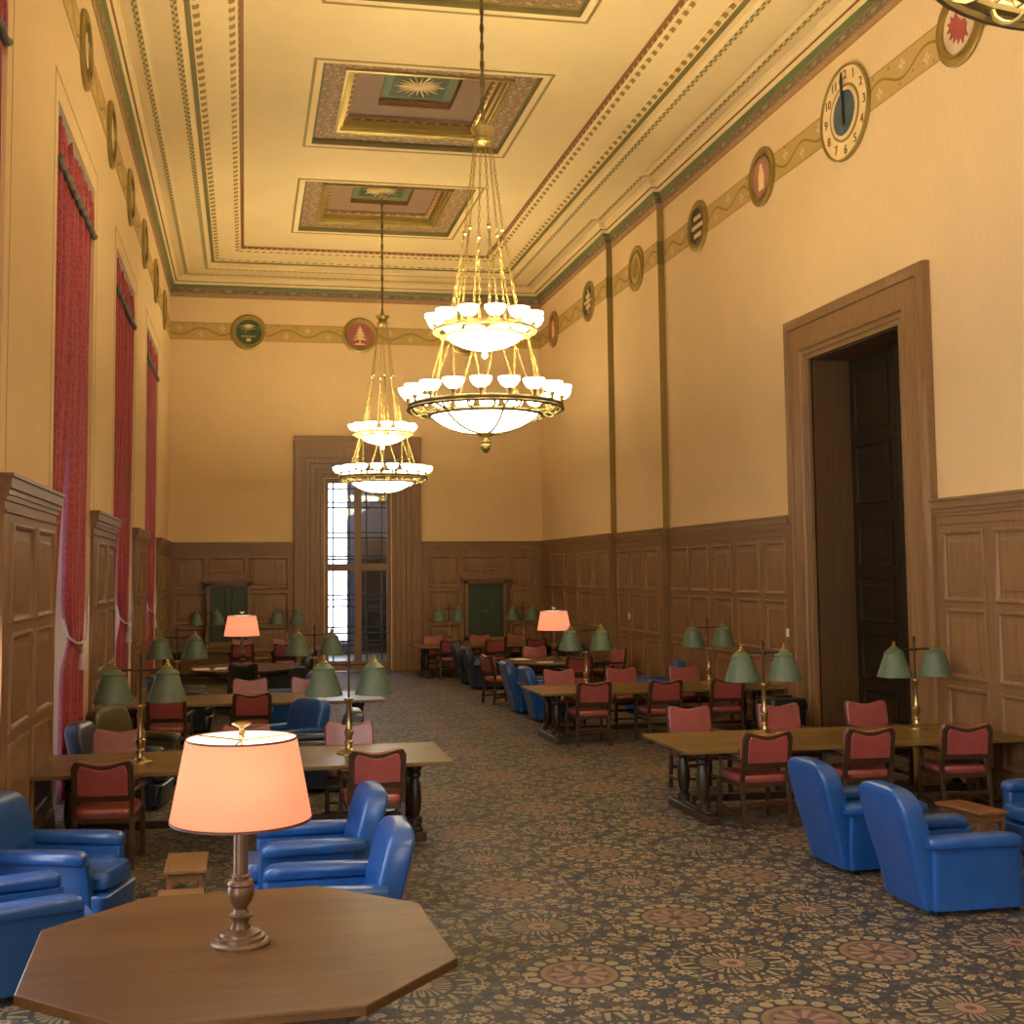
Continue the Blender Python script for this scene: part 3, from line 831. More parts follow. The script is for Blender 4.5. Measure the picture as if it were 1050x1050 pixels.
def curtain_pair(c, nm, visible_near=True):
    for far in ((True, False) if visible_near else (True,)):
        root = empty('curtain', (XL, c, 0), label=('tied back crimson damask curtain at the far side of the %s window' % nm) if far else
                     ('crimson damask curtain at the near side of the %s window' % nm), cat='curtain', group='crimson window curtains')
        s = 1 if far else -1
        mb = drape_mesh(-.04, WH - .004, -.10, WH - .03, 11 + int(c)) if far else drape_mesh(-(WH - .03), -.05, -(WH - .03), -1.10, 5 + int(c))
        solid(mb.build('drape', M['curtain'], root))
        if far:
            td = MB()
            td.tube([(-.09, -.02, 2.05), (-.05, .06, 1.86), (.02, .22, 1.77), (.03, .55, 1.75), (.03, .95, 1.78), (.025, 1.22, 1.95), (.0, WH - .12, 2.3)], .016, 8)
            td.build('tieback_cord', M['tassel'], root)
            tassel(root, .78)
    # ruffled heading with a grey green fringe
    v = empty('valance', (XL, c, 0), label='ruffled crimson valance across the top of the %s window' % nm, cat='valance', group='crimson valances')
    N = 150; vs = []; fs = []
    rows_ = [(7.38, .05), (7.2, .06), (7.05, .065), (6.92, .05)]
    for zz, am in rows_:
        for j in range(N + 1):
            s_ = j / N
            vs.append((-.05 + am * .75 * math.sin(s_ * 2 * PI * 19 + zz * 2) + .02 * math.sin(s_ * 2 * PI * 7), -WH + .02 + (2 * WH - .04) * s_, zz + (.03 * math.sin(s_ * 2 * PI * 23) if zz > 7.3 else 0)))
    for r_ in range(len(rows_) - 1):
        for j in range(N):
            p = r_ * (N + 1) + j
            fs.append((p, p + N + 1, p + N + 2, p + 1))
    solid(MB().add(vs, fs, 0, True).build('ruffle', M['curtain'], v), .015)
    fm = MB()
    pts = [(.015, -WH + .02 + (2 * WH - .04) * j / 60, 6.92 - .05 * abs(math.sin(j / 60 * PI * 9))) for j in range(61)]
    fm.tube(pts, .034, 8)
    fm.build('fringe', M['gimp'], v)
for c, nm in zip(WINC[1:], ('nearest left', 'second left', 'third left', 'fourth and farthest left')):
    curtain_pair(c, nm, c > 10)

# ------------------------------------------------------------------ ceiling coffers
def coffer(y, lab):
    r = empty('ceiling_coffer', (CXM, y, ZK), label=lab, cat='ceiling coffer', group='sunk square coffers of the ceiling')
    sq = lambda h: [(h, -h), (-h, -h), (-h, h), (h, h)]
    fn = lambda a, b, h: (a, b, h)
    # left of a clockwise-from-above square path is outwards; use negative offsets to move inwards
    mb = MB(); mb.moulding(sq(1.96), [(0, -.0), (0, -.012), (-.035, -.014), (-.05, -.004)], fn, closed=True); mb.build('gilt_border', M['gilt_paint'], r)
    mb = MB(); mb.moulding(sq(CH), [(0, 0), (-.015, .02), (-.02, .085), (-.05, .10)], fn, closed=True); mb.build('step_moulding', M['olive_line'], r)
    mb = MB(); mb.moulding(sq(CH - .05), [(0, .10), (-.34, .11)], fn, closed=True); mb.build('scroll_band', M['coff_orn'], r)
    mb = MB(); mb.moulding(sq(1.41), [(0, .11), (0, .075), (-.05, .07), (-.06, .09), (-.10, .10), (-.11, .16), (-.16, .17), (-.17, .28), (-.19, .29)], fn, closed=True)
    mb.build('gilt_frame', M['gilt'], r)
    mb = MB(); mb.moulding(sq(1.22), [(0, .29), (-.05, .30)], fn, closed=True); mb.build('dentil_band', M['dent'], r)
    mb = MB(); mb.moulding(sq(1.17), [(0, .30), (-.01, .36), (-.50, .37)], fn, closed=True); mb.build('rose_panel', M['coff_pink'], r)
    mb = MB(); mb.moulding(sq(.66), [(0, .37), (-.01, .47), (-.03, .48)], fn, closed=True); mb.build('inner_step', M['brown_line'], r)
    mb = MB(); mb.moulding(sq(.63), [(0, .48), (-.14, .485)], fn, closed=True); mb.build('teal_border', M['coff_teal'], r)
    mb = MB(); mb.add([(-.5, -.5, .49), (.5, -.5, .49), (.5, .5, .49), (-.5, .5, .49)], [(3, 2, 1, 0)]); mb.build('green_centre', M['coff_green'], r)
    mb = MB()
    mb.lathe([(.0, .44), (.06, .45), (.08, .489)], 16)
    for q in range(20):
        a = 2 * PI * q / 20; L_ = .45 if q % 2 == 0 else .36
        d = Vector((math.cos(a), math.sin(a), 0)); n_ = Vector((-d.y, d.x, 0))
        p0, p1 = d * .06, d * L_
        vs = [p0 + n_ * .016, p0 - n_ * .016, p1 - n_ * .006, p1 + n_ * .006]
        mb.hexa([(v.x, v.y, .465) for v in vs][::-1], [(v.x, v.y, .489) for v in vs][::-1])
    mb.build('sunburst', M['clock_ring'], r)
    return r
coffer(CC[0], 'painted ceiling coffer at the top edge of the picture, nearest the camera')
coffer(CC[1], 'painted ceiling coffer second from the camera, with its sunburst in full view')
coffer(CC[2], 'painted ceiling coffer farthest away, near the end wall')

# ------------------------------------------------------------------ medallions and clock
def disc_poly(rad, n=40, cx=0, cy=0): return [(cx + rad * math.cos(2 * PI * i / n), cy + rad * math.sin(2 * PI * i / n)) for i in range(n)]
def medallion(fn0, a, kind_, lab, R_=.475):
    """fn0(a, h, d) -> world point of the wall"""
    base = Vector(fn0(a, ZB, 0))
    r = empty('medallion', base, 0, lab, 'medallion', 'round medallions of the frieze')
    fn = lambda p, q, d: tuple(Vector(fn0(a + p, ZB + q, .008 + d)) - base)
    grounds = {'green': (.035, .075, .025), 'rose': (.36, .10, .085), 'slate': (.15, .16, .13), 'red': (.42, .10, .06), 'pink': (.38, .17, .10),
               'dark': (.04, .045, .03), 'yellow': (.50, .35, .08), 'olive': (.13, .11, .04), 'gold': (.36, .24, .06), 'cream': (.66, .50, .30)}
    g, motif = kind_
    gm = bpy.data.materials.get('medallion_' + g) or plain('medallion_' + g, grounds[g], .55, 0, .12)
    rim = MB()
    prof = [(R_, -.0078), (R_, .025), (R_ - .03, .045), (R_ - .08, .045), (R_ - .105, .03), (R_ - .11, .055), (R_ - .14, .05), (R_ - .145, .012)]
    n = 40; rings = [[fn(rr * math.cos(2 * PI * i / n), rr * math.sin(2 * PI * i / n), dd) for i in range(n)] for rr, dd in prof]
    rim.loft(rings, cap=False)
    rim.build('rim', M['gilt'], r)
    MB().prism(disc_poly(R_ - .14), fn, .002, .014).build('disc', gm, r)
    mo = MB(); q = R_ - .15
    def poly(pts, h=.026): mo.prism([(x * q, y * q) for x, y in pts], fn, .014, h)
    cream = M['clock_ring']
    if motif == 'tree':
        for k_, (w, y0, y1) in enumerate(((.62, -.42, -.05), (.52, -.15, .2), (.40, .08, .45), (.24, .32, .8))):
            poly([(-w, y0), (-w * .3, y0 + .06), (w * .3, y0 + .04), (w, y0 + .05), (0, y1)], .022 + .003 * k_)
        poly([(-.07, -.7), (.07, -.7), (.05, -.38), (-.05, -.38)]); poly([(-.5, -.8), (.5, -.8), (.3, -.68), (-.3, -.68)])
    elif motif == 'fan':
        for k_ in range(9):
            an = PI * (1.08 + .84 * k_ / 8)
            dx, dy = math.cos(an), math.sin(an)
            poly([(0.05 * -dy, .62 + .05 * dx), (dx * .8 - .03 * -dy, .62 + dy * .8), (dx * .86, .62 + dy * .86 + .02), (-.05 * -dy, .62 - .05 * dx)], .020 + .001 * k_)
        for xx in (-.5, -.3, -.1, .1, .3, .5): poly([(xx - .05, -.38), (xx + .05, -.38), (xx + .05, -.28), (xx - .05, -.28)])
        poly([(-.18, -.75), (.18, -.75), (.18, -.5), (-.18, -.5)])
    elif motif == 'bird':
        poly([(-.45, -.62), (-.25, -.5), (-.15, -.75), (-.02, -.48), (.12, -.66), (.18, -.4), (.4, -.5), (.36, -.26), (.62, -.3), (.5, -.06), (.78, 0), (.58, .14), (.74, .32), (.5, .3), (.5, .52), (.32, .36), (.2, .6), (.1, .3), (-.08, .12), (-.3, .1), (-.42, -.12), (-.36, -.34)])
        poly([(-.62, .72), (-.5, .45), (.1, .62), (.45, .8), (.0, .9)]); poly([(-.75, .3), (-.62, .1), (-.3, .42), (-.45, .55)])
    elif motif == 'figure':
        poly([(-.28, -.65), (.28, -.65), (.3, .1), (.16, .45), (.12, .65), (-.12, .65), (-.16, .45), (-.3, .1)])
    elif motif == 'rows':
        for yy in (.5, 0, -.5):
            w = .42 if yy else .72
            poly([(-w - .1, yy - .12), (w + .1, yy - .12), (w + .1, yy + .12), (-w - .1, yy + .12)], .02)
    elif motif == 'cross':
        poly([(-.1, -.9), (.1, -.9), (.1, .9), (-.1, .9)]); poly([(-.9, -.1), (.9, -.1), (.9, .1), (-.9, .1)], .028)
        for sx in (-1, 1):
            for sy in (-1, 1): poly([(sx * .25, sy * .25), (sx * .5, sy * .2), (sx * .45, sy * .55), (sx * .2, sy * .5)][::(1 if sx * sy > 0 else -1)])
    else:
        poly([(-.12, -.65), (.12, -.65), (.12, .65), (-.12, .65)]); poly([(-.45, -.5), (-.3, -.5), (-.3, .45), (-.45, .45)]); poly([(.3, -.5), (.45, -.5), (.45, .45), (.3, .45)])
    mm = plain('medallion_bird_red', (.36, .06, .05), .55) if motif == 'bird' else cream
    mo.build('relief', mm if g != 'yellow' else M['gilt_paint'], r)
    return r
medallion(fB, .073, ('green', 'fan'), 'green medallion with a pale sunburst on the end wall frieze')
medallion(fB, 2.99, ('rose', 'tree'), 'rose medallion with a white tree on the end wall frieze')
medallion(fB, 5.875, ('slate', 'rows'), 'grey medallion on the end wall frieze partly behind the near chandelier')
for a, X, kd, lab in ((12.06, XRN, ('cream', 'bird'), 'red and white medallion beside the clock at the upper right corner'),
                      (17.45, XRN, ('pink', 'figure'), 'rose brown medallion with a white figure, next beyond the clock'),
                      (20.20, XRN, ('dark', 'rows'), 'dark medallion with rows of pale marks, second beyond the clock'),
                      (23.30, XRM, ('yellow', 'bars'), 'golden yellow medallion between the two gilt wall stripes'),
                      (26.35, XRF, ('dark', 'cross'), 'dark medallion with a white cross on the far bay of the right wall'),
                      (29.55, XRF, ('red', 'figure'), 'reddish medallion on the right wall nearest the room corner')):
    medallion(fR(X), a, kd, lab)
ords = ('nearest', 'second', 'third', 'fourth', 'fifth', 'sixth and farthest')
for a, kd, o_ in zip((14.43, 17.22, 20.1, 22.95, 25.85, 28.7), ('olive', 'gold', 'olive', 'gold', 'olive', 'gold'), ords):
    medallion(fL, a, (kd, 'bars'), 'gilt rimmed medallion on the left wall frieze, %s from the camera' % o_)

def text_mesh(txt, size, mat, parent, name, matrix):
    cu = bpy.data.curves.new(name, 'FONT'); cu.body = txt; cu.size = size; cu.align_x = 'CENTER'; cu.align_y = 'CENTER'; cu.extrude = .004
    to = bpy.data.objects.new(name + '_curve', cu); COL.objects.link(to)
    dg = bpy.context.evaluated_depsgraph_get()
    me = bpy.data.meshes.new_from_object(to.evaluated_get(dg))
    bpy.data.objects.remove(to)
    me.name = name
    me.transform(matrix)
    me.materials.clear(); me.materials.append(mat)
    o = bpy.data.objects.new(name, me); COL.objects.link(o); o.parent = parent
    return o
ck = empty('wall_clock', (XRN, 14.745, ZB), label='large round wall clock with cream numeral ring and slate blue centre', cat='clock')
cfn = lambda p, q, d: (-(.008 + d), p, q)
CR = .664
def ring_mesh(prof):
    mb = MB(); n = 56
    mb.loft([[cfn(rr * math.cos(2 * PI * i / n), rr * math.sin(2 * PI * i / n), dd) for i in range(n)] for rr, dd in prof], cap=False)
    return mb
MB().prism(disc_poly(CR - .01, 56), cfn, 0, .02).build('numeral_ring', M['clock_ring'], ck)
ring_mesh([(CR, 0), (CR, .05), (CR - .025, .055), (CR - .03, .018)]).build('outer_rim', M['gilt_paint'], ck)
ring_mesh([(.365, .018), (.36, .035), (.345, .035), (.34, .03), (.335, .045), (.315, .045), (.31, .02)]).build('inner_rim', M['clock_ring'], ck)
ring_mesh([(.40, .018), (.398, .032), (.37, .034), (.366, .018)]).build('inner_line', M['gilt_paint'], ck)
MB().prism(disc_poly(.32, 48), cfn, .018, .026).build('dial_centre', M['clock_blue'], ck)
# numerals: seen from inside the room +y is to the left
bas = Matrix(((0, 0, -1, 0), (-1, 0, 0, 0), (0, 1, 0, 0), (0, 0, 0, 1)))
for h in range(1, 13):
    an = 2 * PI * h / 12; rr = .525
    mx = Matrix.Translation((-.033, -rr * math.sin(an), rr * math.cos(an))) @ bas @ Matrix.Rotation(-an if h not in (4, 5, 6, 7, 8) else -an + PI * 0, 4, 'Z')
    mx = Matrix.Translation((-.033, -rr * math.sin(an), rr * math.cos(an))) @ bas
    text_mesh(str(h), .18, M['brown_line'], ck, 'numeral', mx)
hn = MB()
hn.prism([(-.012, -.2), (.012, -.2), (.018, .3), (.03, .36), (.05, .46), (0, .58), (-.03, .46), (-.018, .36), (-.014, .3)], lambda p, q, d: cfn(p + q * .03, q, d), .05, .058)
hn.build('minute_hand', M['hand'], ck)
hn = MB(); hn.prism([(-.02, -.16), (.02, -.16), (.022, .24), (.045, .30), (0, .40), (-.045, .30), (-.022, .24)], lambda p, q, d: cfn(p + q * .09, q, d), .040, .047)
hn.build('hour_hand', M['hand'], ck)

# ------------------------------------------------------------------ chandeliers
def make_chandelier():
    r = empty('chandelier', (0, 0, 0))
    def ring_pts(R_, z, n=48): return [(R_ * math.cos(2 * PI * i / n), R_ * math.sin(2 * PI * i / n), z) for i in range(n)]
    # lower tier
    lo = MB()
    lo.tube(ring_pts(.965, 4.70), .028, 8, closed=True)
    lo.tube(ring_pts(.985, 4.655), .020, 6, closed=True)
    lo.tube(ring_pts(.715, 4.585), .024, 8, closed=True)
    lo.build('lower_ring', M['bronze'], r)
    br0 = None
    for i in range(18):
        br = MB()
        a = 2 * PI * (i + .5) / 18; c_, s_ = math.cos(a), math.sin(a)
        P = lambda R_, z: (R_ * c_, R_ * s_, z)
        br.tube([P(.96, 4.685), P(.945, 4.64), P(.91, 4.605), P(.875, 4.588), P(.84, 4.59), P(.81, 4.605), P(.785, 4.615), P(.755, 4.605), P(.72, 4.59)], .012, 6)
        br.tube([P(.94, 4.705), P(.90, 4.72), P(.86, 4.72), P(.825, 4.70), P(.81, 4.675), P(.82, 4.65), P(.845, 4.645), P(.855, 4.665)], .010, 6)
        br.build('scroll_bracket', M['gilt'], r)
    bw = MB()
    bw.lathe([(.0, 4.355), (.15, 4.362), (.30, 4.385), (.45, 4.43), (.58, 4.495), (.66, 4.55), (.70, 4.60), (.69, 4.60), (.0, 4.56)], 40)
    bw.build('lower_bowl', M['bowl'], r)
    for i in range(6):
        rb = MB()
        a = 2 * PI * (i + .35) / 6
        rb.tube([(q * math.cos(a), q * math.sin(a), z) for q, z in ((.10, 4.345), (.30, 4.372), (.45, 4.417), (.58, 4.482), (.665, 4.545), (.715, 4.60), (.965, 4.68))], .013, 6)
        rb.build('bowl_rib', M['bronze'], r)
    fi = MB()
    fi.lathe([(.0, 4.10), (.03, 4.115), (.06, 4.16), (.065, 4.20), (.045, 4.235), (.07, 4.24), (.07, 4.255), (.035, 4.265), (.03, 4.30), (.09, 4.33), (.12, 4.345), (.12, 4.36), (.0, 4.365)], 16)
    fi.build('finial', M['gilt'], r)
    cup = [(.0, 0), (.05, .006), (.098, .038), (.128, .09), (.134, .128), (.124, .128)]
    cup_in = [(.124, .128), (.118, .10), (.0, .082)]
    for i in range(18):
        a = 2 * PI * i / 18
        q = MB().lathe(cup, 14).lathe(cup_in, 14, mi=1).build('light_bowl', [M['cup'], M['cup_in']], r, loc=(.975 * math.cos(a), .975 * math.sin(a), 4.795))
        MB().lathe([(.02, -.095), (.018, -.045), (.035, -.025), (.04, .002)], 8).build('bowl_holder', M['gilt'], q)
    # upper tier
    ur = MB()
    ur.tube(ring_pts(.645, 5.67), .028, 8, closed=True); ur.tube(ring_pts(.50, 5.60), .018, 6, closed=True)
    for i in range(12):
        a = 2 * PI * (i + .5) / 12; c_, s_ = math.cos(a), math.sin(a)
        ur.tube([(.64 * c_, .64 * s_, 5.66), (.58 * c_, .58 * s_, 5.60), (.50 * c_, .50 * s_, 5.605)], .012, 6)
    ur.build('upper_ring', M['gilt'], r)
    ub = MB().lathe([(.0, 5.43), (.16, 5.44), (.31, 5.48), (.43, 5.54), (.49, 5.60), (.48, 5.61), (.0, 5.57)], 36)
    ub.build('upper_bowl', M['bowl'], r)
    MB().lathe([(.0, 5.31), (.035, 5.33), (.045, 5.36), (.02, 5.39), (.05, 5.41), (.06, 5.435), (.0, 5.44)], 14).build('upper_finial', M['upfin'], r)
    for i in range(12):
        a = 2 * PI * (i + .5) / 12
        q = MB().lathe(cup, 14).lathe(cup_in, 14, mi=1).build('light_bowl', [M['cup'], M['cup_in']], r, loc=(.64 * math.cos(a), .64 * math.sin(a), 5.735))
        MB().lathe([(.02, -.065), (.018, -.035), (.035, -.02), (.04, .002)], 8).build('bowl_holder', M['gilt'], q)
    # chains: links as short alternating flat rings
    def chain(mb, p, q, w=.0095, step=.075):
        p, q = Vector(p), Vector(q); L_ = (q - p).length; n = max(2, int(L_ / step)); t = (q - p).normalized()
        u = t.cross(Vector((0, 0, 1)))
        u = u.normalized() if u.length > .01 else Vector((1, 0, 0)); v = t.cross(u)
        for k_ in range(n):
            c0 = p + (q - p) * ((k_ + .5) / n); h = L_ / n * .58; ax = u if k_ % 2 == 0 else v
            pts = [c0 + t * (h * math.sin(x)) + ax * (w * 1.5 * math.cos(x)) for x in [2 * PI * y / 8 for y in range(8)]]
            mb.tube(pts, w * .55, 5, closed=True)
    for i in range(6):
        a = 2 * PI * (i + .3) / 6; c_, s_ = math.cos(a), math.sin(a)
        ch = MB()
        chain(ch, (.11 * c_, .11 * s_, 8.14), (.25 * c_, .25 * s_, 7.0))
        for da in (-.13, .13):
            cc, ss = math.cos(a + da), math.sin(a + da)
            chain(ch, (.26 * c_, .26 * s_, 6.95), (.48 * cc, .48 * ss, 5.64))
        ch.build('upper_chain', M['gilt'], r)
    for i in range(6):
        a = 2 * PI * (i + .3) / 6
        MB().lathe([(.0, -.04), (.03, -.02), (.03, .02), (.0, .04)], 8, (.255 * math.cos(a), .255 * math.sin(a), 6.975)).build('chain_knot', M['brass'], r)
        for da in (-.30, .30):
            lr = MB(); b = a + da
            chain(lr, (.56 * math.cos(a), .56 * math.sin(a), 5.58), (.80 * math.cos(b), .80 * math.sin(b), 4.66), .008, .06)
            lr.build('lower_chain', M['gilt'], r)
    cp = MB().lathe([(.0, 8.10), (.05, 8.10), (.11, 8.13), (.12, 8.17), (.09, 8.20), (.10, 8.24), (.15, 8.29), (.16, 8.32), (.10, 8.31), (.05, 8.34), (.03, 8.42), (.0, 8.42)], 18)
    cp.build('crown_cap', M['gilt'], r)
    sm = MB(); chain(sm, (0, 0, 8.38), (0, 0, 11.06), .016, .12); sm.tube([(0, 0, 8.4), (0, 0, 11.1)], .013, 6)
    sm.build('stem_chain', M['bronze'], r)
    MB().lathe([(.0, 11.02), (.07, 11.04), (.09, 11.09), (.0, 11.095)], 16).build('ceiling_rose', M['gilt'], r)
    return r
CHY = [26.08, 14.6, 3.1]
ch0 = make_chandelier()
for i, (y, lab) in enumerate(zip(CHY, ('lit two tiered bowl chandelier farther away, in front of the glazed door', 'lit two tiered bowl chandelier, large one hanging in the middle of the picture',
                                       'lit two tiered bowl chandelier cropped by the upper right corner'))):
    c = ch0 if i == 0 else copy_tree(ch0)
    c.location = ((3.0, 25.95, -.04), (3.0, y, -.05), (3.11, y - .02, .04))[i]
    c.rotation_euler = (0, 0, .27)
    finish(c, lab, 'chandelier', 'bowl chandeliers of the hall')
    if i == 2:
        for k_ in c.children:
            if k_.name.startswith(('stem_chain', 'ceiling_rose')): k_.location.z -= .5

# ------------------------------------------------------------------ long tables
def make_table(L_=3.87, W_=1.32):
    r = empty('reading_table')
    h = L_ / 2; w = W_ / 2
    tp = MB().box(-h, h, -w, w, .722, .76)
    tp.build('table_top', M['table'], r, bevel=.006)
    ap = MB().box(-h + .16, h - .16, -w + .16, w - .16, .700, .722)
    ap.build('apron', M['leg'], r, bevel=.005)
    for sx in (-1, 1):
        x = sx * (h - .33)
        tr = MB().box(x - .07, x + .07, -w + .10, w - .10, .0, .085).box(x - .055, x + .055, -w + .17, w - .17, .085, .12)
        tr.build('sled_foot', M['leg'], r, bevel=.012)
        for sy in (-1, 1):
            lg = MB().lathe([(.075, .12), (.075, .17), (.045, .20), (.058, .24), (.07, .34), (.062, .46), (.042, .55), (.066, .575), (.066, .60), (.05, .62), (.075, .64), (.075, .70)], 16, (x, sy * .27, 0))
            lg.build('leg', M['leg'], r)
    MB().box(-h + .3, h - .3, -.05, .05, .13, .20).build('stretcher', M['leg'], r, bevel=.006)
    return r
tab0 = make_table()
TABS = [(6.24, 11.93, 'long oak reading table at right, nearest the camera'), (6.22, 17.66, 'long oak reading table at right, second from the camera'),
        (5.97, 28.95, 'long oak reading table at right against the far end wall'), (.035, 11.87, 'long oak reading table at left, behind the near blue armchairs'),
        (.035, 17.52, 'long oak reading table at left, second from the camera'), (.035, 28.95, 'long oak reading table at left against the far end wall')]
for i, (x, y, lab) in enumerate(TABS):
    t_ = tab0 if i == 0 else copy_tree(tab0)
    t_.location = (x, y, 0); finish(t_, lab, 'table', 'long reading tables')

# octagonal tables (a square with cut corners)
def make_octo():
    r = empty('octagonal_table')
    a, c = .976, .475
    P = lambda s: [(s * x, s * y) for x, y in ((a, -c), (a, c), (c, a), (-c, a), (-a, c), (-a, -c), (-c, -a), (c, -a))]
    up_ = lambda x, y, z: (x, y, z)
    MB().prism(P(1), up_, .715, .76).build('table_top', M['octo'], r, bevel=.006)
    MB().prism(P(.86), up_, .64, .715).build('apron', M['leg'], r)
    MB().lathe([(.26, .06), (.24, .12), (.14, .16), (.11, .26), (.16, .38), (.15, .46), (.10, .54), (.18, .60), (.20, .64)], 20).build('pedestal', M['leg'], r)
    MB().box(-.62, .62, -.08, .08, 0, .09).box(-.08, .08, -.62, .62, 0, .09).build('base', M['leg'], r, bevel=.015)
    return r
oc0 = make_octo()
OCT = [(-.012, 5.985, 'octagonal walnut table in the left foreground under the large peach lamp'), (-.03, 23.3, 'octagonal walnut table far away at left, with a small peach lamp'),
       (6.12, 23.3, 'octagonal walnut table far away at right, with a small peach lamp')]
for i, (x, y, lab) in enumerate(OCT):
    t_ = oc0 if i == 0 else copy_tree(oc0)
    t_.location = (x, y, 0); t_.rotation_euler = (0, 0, (.045, 0, 0)[i]); finish(t_, lab, 'table', 'octagonal tables')

# ------------------------------------------------------------------ peach lamps
def make_peach():
    r = empty('table_lamp')
    base = [(.145, 0), (.145, .012), (.135, .022), (.12, .026), (.118, .04), (.10, .046), (.095, .058), (.075, .066), (.05, .075), (.040, .10), (.045, .125), (.060, .13), (.062, .14), (.04, .15),
            (.03, .165), (.035, .175), (.052, .20), (.064, .235), (.064, .26), (.058, .275), (.066, .285), (.06, .30), (.042, .31), (.042, .32), (.05, .325), (.036, .335), (.034, .60), (.012, .605), (.012, .66), (.0, .66)]
    MB().lathe(base, 28).build('lamp_base', M['lamp_wood'], r)
    sh = MB().lathe([(.342, .597), (.268, .986)], 56, cap=False)
    o = sh.build('lamp_shade', M['shade_p'], r); solid(o, .003)
    MB().lathe([(.337, .600), (.2635, .985)], 48, cap=False).build('shade_lining', M['shade_in'], r)
    MB().lathe([(.3445, .590), (.3455, .602), (.341, .604)], 56, cap=False).build('lower_trim', M['shade_rim'], r)
    MB().lathe([(.271, .980), (.2705, .990), (.266, .990)], 56, cap=False).build('upper_trim', M['shade_rim'], r)
    sp = MB()
    for i in range(3):
        a = 2 * PI * i / 3 + .4
        sp.tube([(0, 0, .975), (.266 * math.cos(a), .266 * math.sin(a), .984)], .004, 6)
    sp.tube([(0, 0, .66), (0, 0, .99)], .006, 6)
    sp.build('shade_spider', M['brass'], r)
    MB().lathe([(.0, .985), (.016, .987), (.013, 1.0), (.02, 1.01), (.01, 1.025), (.012, 1.035), (.05, 1.055), (.046, 1.06), (.0, 1.058)], 14).build('finial', M['brass'], r)
    MB().lathe([(.0, .66), (.03, .68), (.045, .73), (.035, .78), (.0, .80)], 14).build('bulb', glow('lit_bulb', (1, .85, .6), 4), r)
    return r
pl0 = make_peach()
PE = [(-.012, 5.985, 'large lit peach shaded lamp on the foreground octagonal table', .4), (-.05, 23.4, 'small distant lit peach lamp on the left octagonal table', .4),
      (6.20, 23.45, 'small distant lit peach lamp on the right octagonal table', .4)]
for i, (x, y, lab, en) in enumerate(PE):
    t_ = pl0 if i == 0 else copy_tree(pl0)
    t_.location = (x, y, .76); finish(t_, lab, 'lamp', 'peach shaded lamps')
    L = bpy.data.lights.new('bulb_light', 'POINT'); L.energy = en; L.color = (1, .80, .58); L.shadow_soft_size = .06
    lo_ = bpy.data.objects.new('bulb_light', L); lo_.location = (x, y, .76 + .80); COL.objects.link(lo_)

# ------------------------------------------------------------------ green double lamps
def make_green():
    r = empty('double_lamp')
    MB().lathe([(.125, 0), (.125, .012), (.10, .02), (.06, .03), (.035, .05), (.030, .09), (.045, .10), (.045, .12), (.03, .13), (.036, .17), (.05, .20), (.05, .215), (.032, .23), (.034, .25),
                (.027, .28), (.024, .50), (.04, .52), (.055, .535), (.055, .548), (.02, .55), (.0, .55)], 20).build('column', M['brass'], r)
    MB().tube([(0, 0, .54), (0, 0, .955)], .011, 8).lathe([(.0, .95), (.018, .955), (.012, .975), (.022, .985), (.010, 1.0), (.016, 1.01), (.0, 1.03)], 10).build('rod', M['pole'], r)
    MB().tube([(-.25, 0, .875), (-.12, 0, .88), (0, 0, .875), (.12, 0, .88), (.25, 0, .875)], .010, 8).lathe([(.0, .85), (.026, .855), (.026, .895), (.0, .90)], 10).build('cross_arm', M['pole'], r)
    for sx in (-1, 1):
        s = MB().lathe([(.186, .575), (.192, .576), (.192, .582), (.106, .832), (.112, .835), (.112, .846), (.104, .850), (.040, .902), (.03, .905), (.03, .900), (.10, .830), (.186, .578)], 28, (sx * .25, 0, 0), cap=False)
        s_ = s.build('lamp_shade', M['shade_g'], r, sharp=.4)
        MB().lathe([(.046, .898), (.05, .904), (.034, .912), (.02, .925), (.025, .935), (.013, .95), (.018, .962), (.0, .978)], 12, (sx * .25, 0, 0)).build('shade_cap', M['gilt'], s_)
        MB().lathe([(.0, .70), (.028, .72), (.034, .76), (.018, .81), (.018, .85)], 10, (sx * .25, 0, 0)).build('bulb', M['white'], s_)
    return r
gl0 = make_green()
GL = [(5.60, 12.25, 'green double shaded brass lamp on the near right table, left of two'), (7.45, 12.30, 'green double shaded brass lamp on the near right table, right of two, before the doorway'),
      (5.20, 17.75, 'green double shaded lamp on the second right table, nearer the aisle'), (7.28, 17.95, 'green double shaded lamp on the second right table, nearer the wall'),
      (5.03, 29.25, 'green double shaded lamp on the far right table, left of the cupboard'), (6.93, 29.25, 'green double shaded lamp on the far right table, right of the cupboard'),
      (-.98, 11.83, 'green double shaded lamp on the near left table, nearer the curtains'), (1.03, 11.95, 'green double shaded lamp on the near left table, nearer the aisle'),
      (-.96, 17.75, 'green double shaded lamp on the second left table, nearer the curtains'), (1.03, 17.85, 'green double shaded lamp on the second left table, nearer the aisle'),
      (-.90, 29.15, 'green double shaded lamp on the far left table, left of the distant peach lamp'), (1.02, 29.25, 'green double shaded lamp on the far left table, right of the distant peach lamp')]
for i, (x, y, lab) in enumerate(GL):
    t_ = gl0 if i == 0 else copy_tree(gl0)
    t_.location = (x, y, .76); finish(t_, lab, 'lamp', 'green double lamps on the long tables')

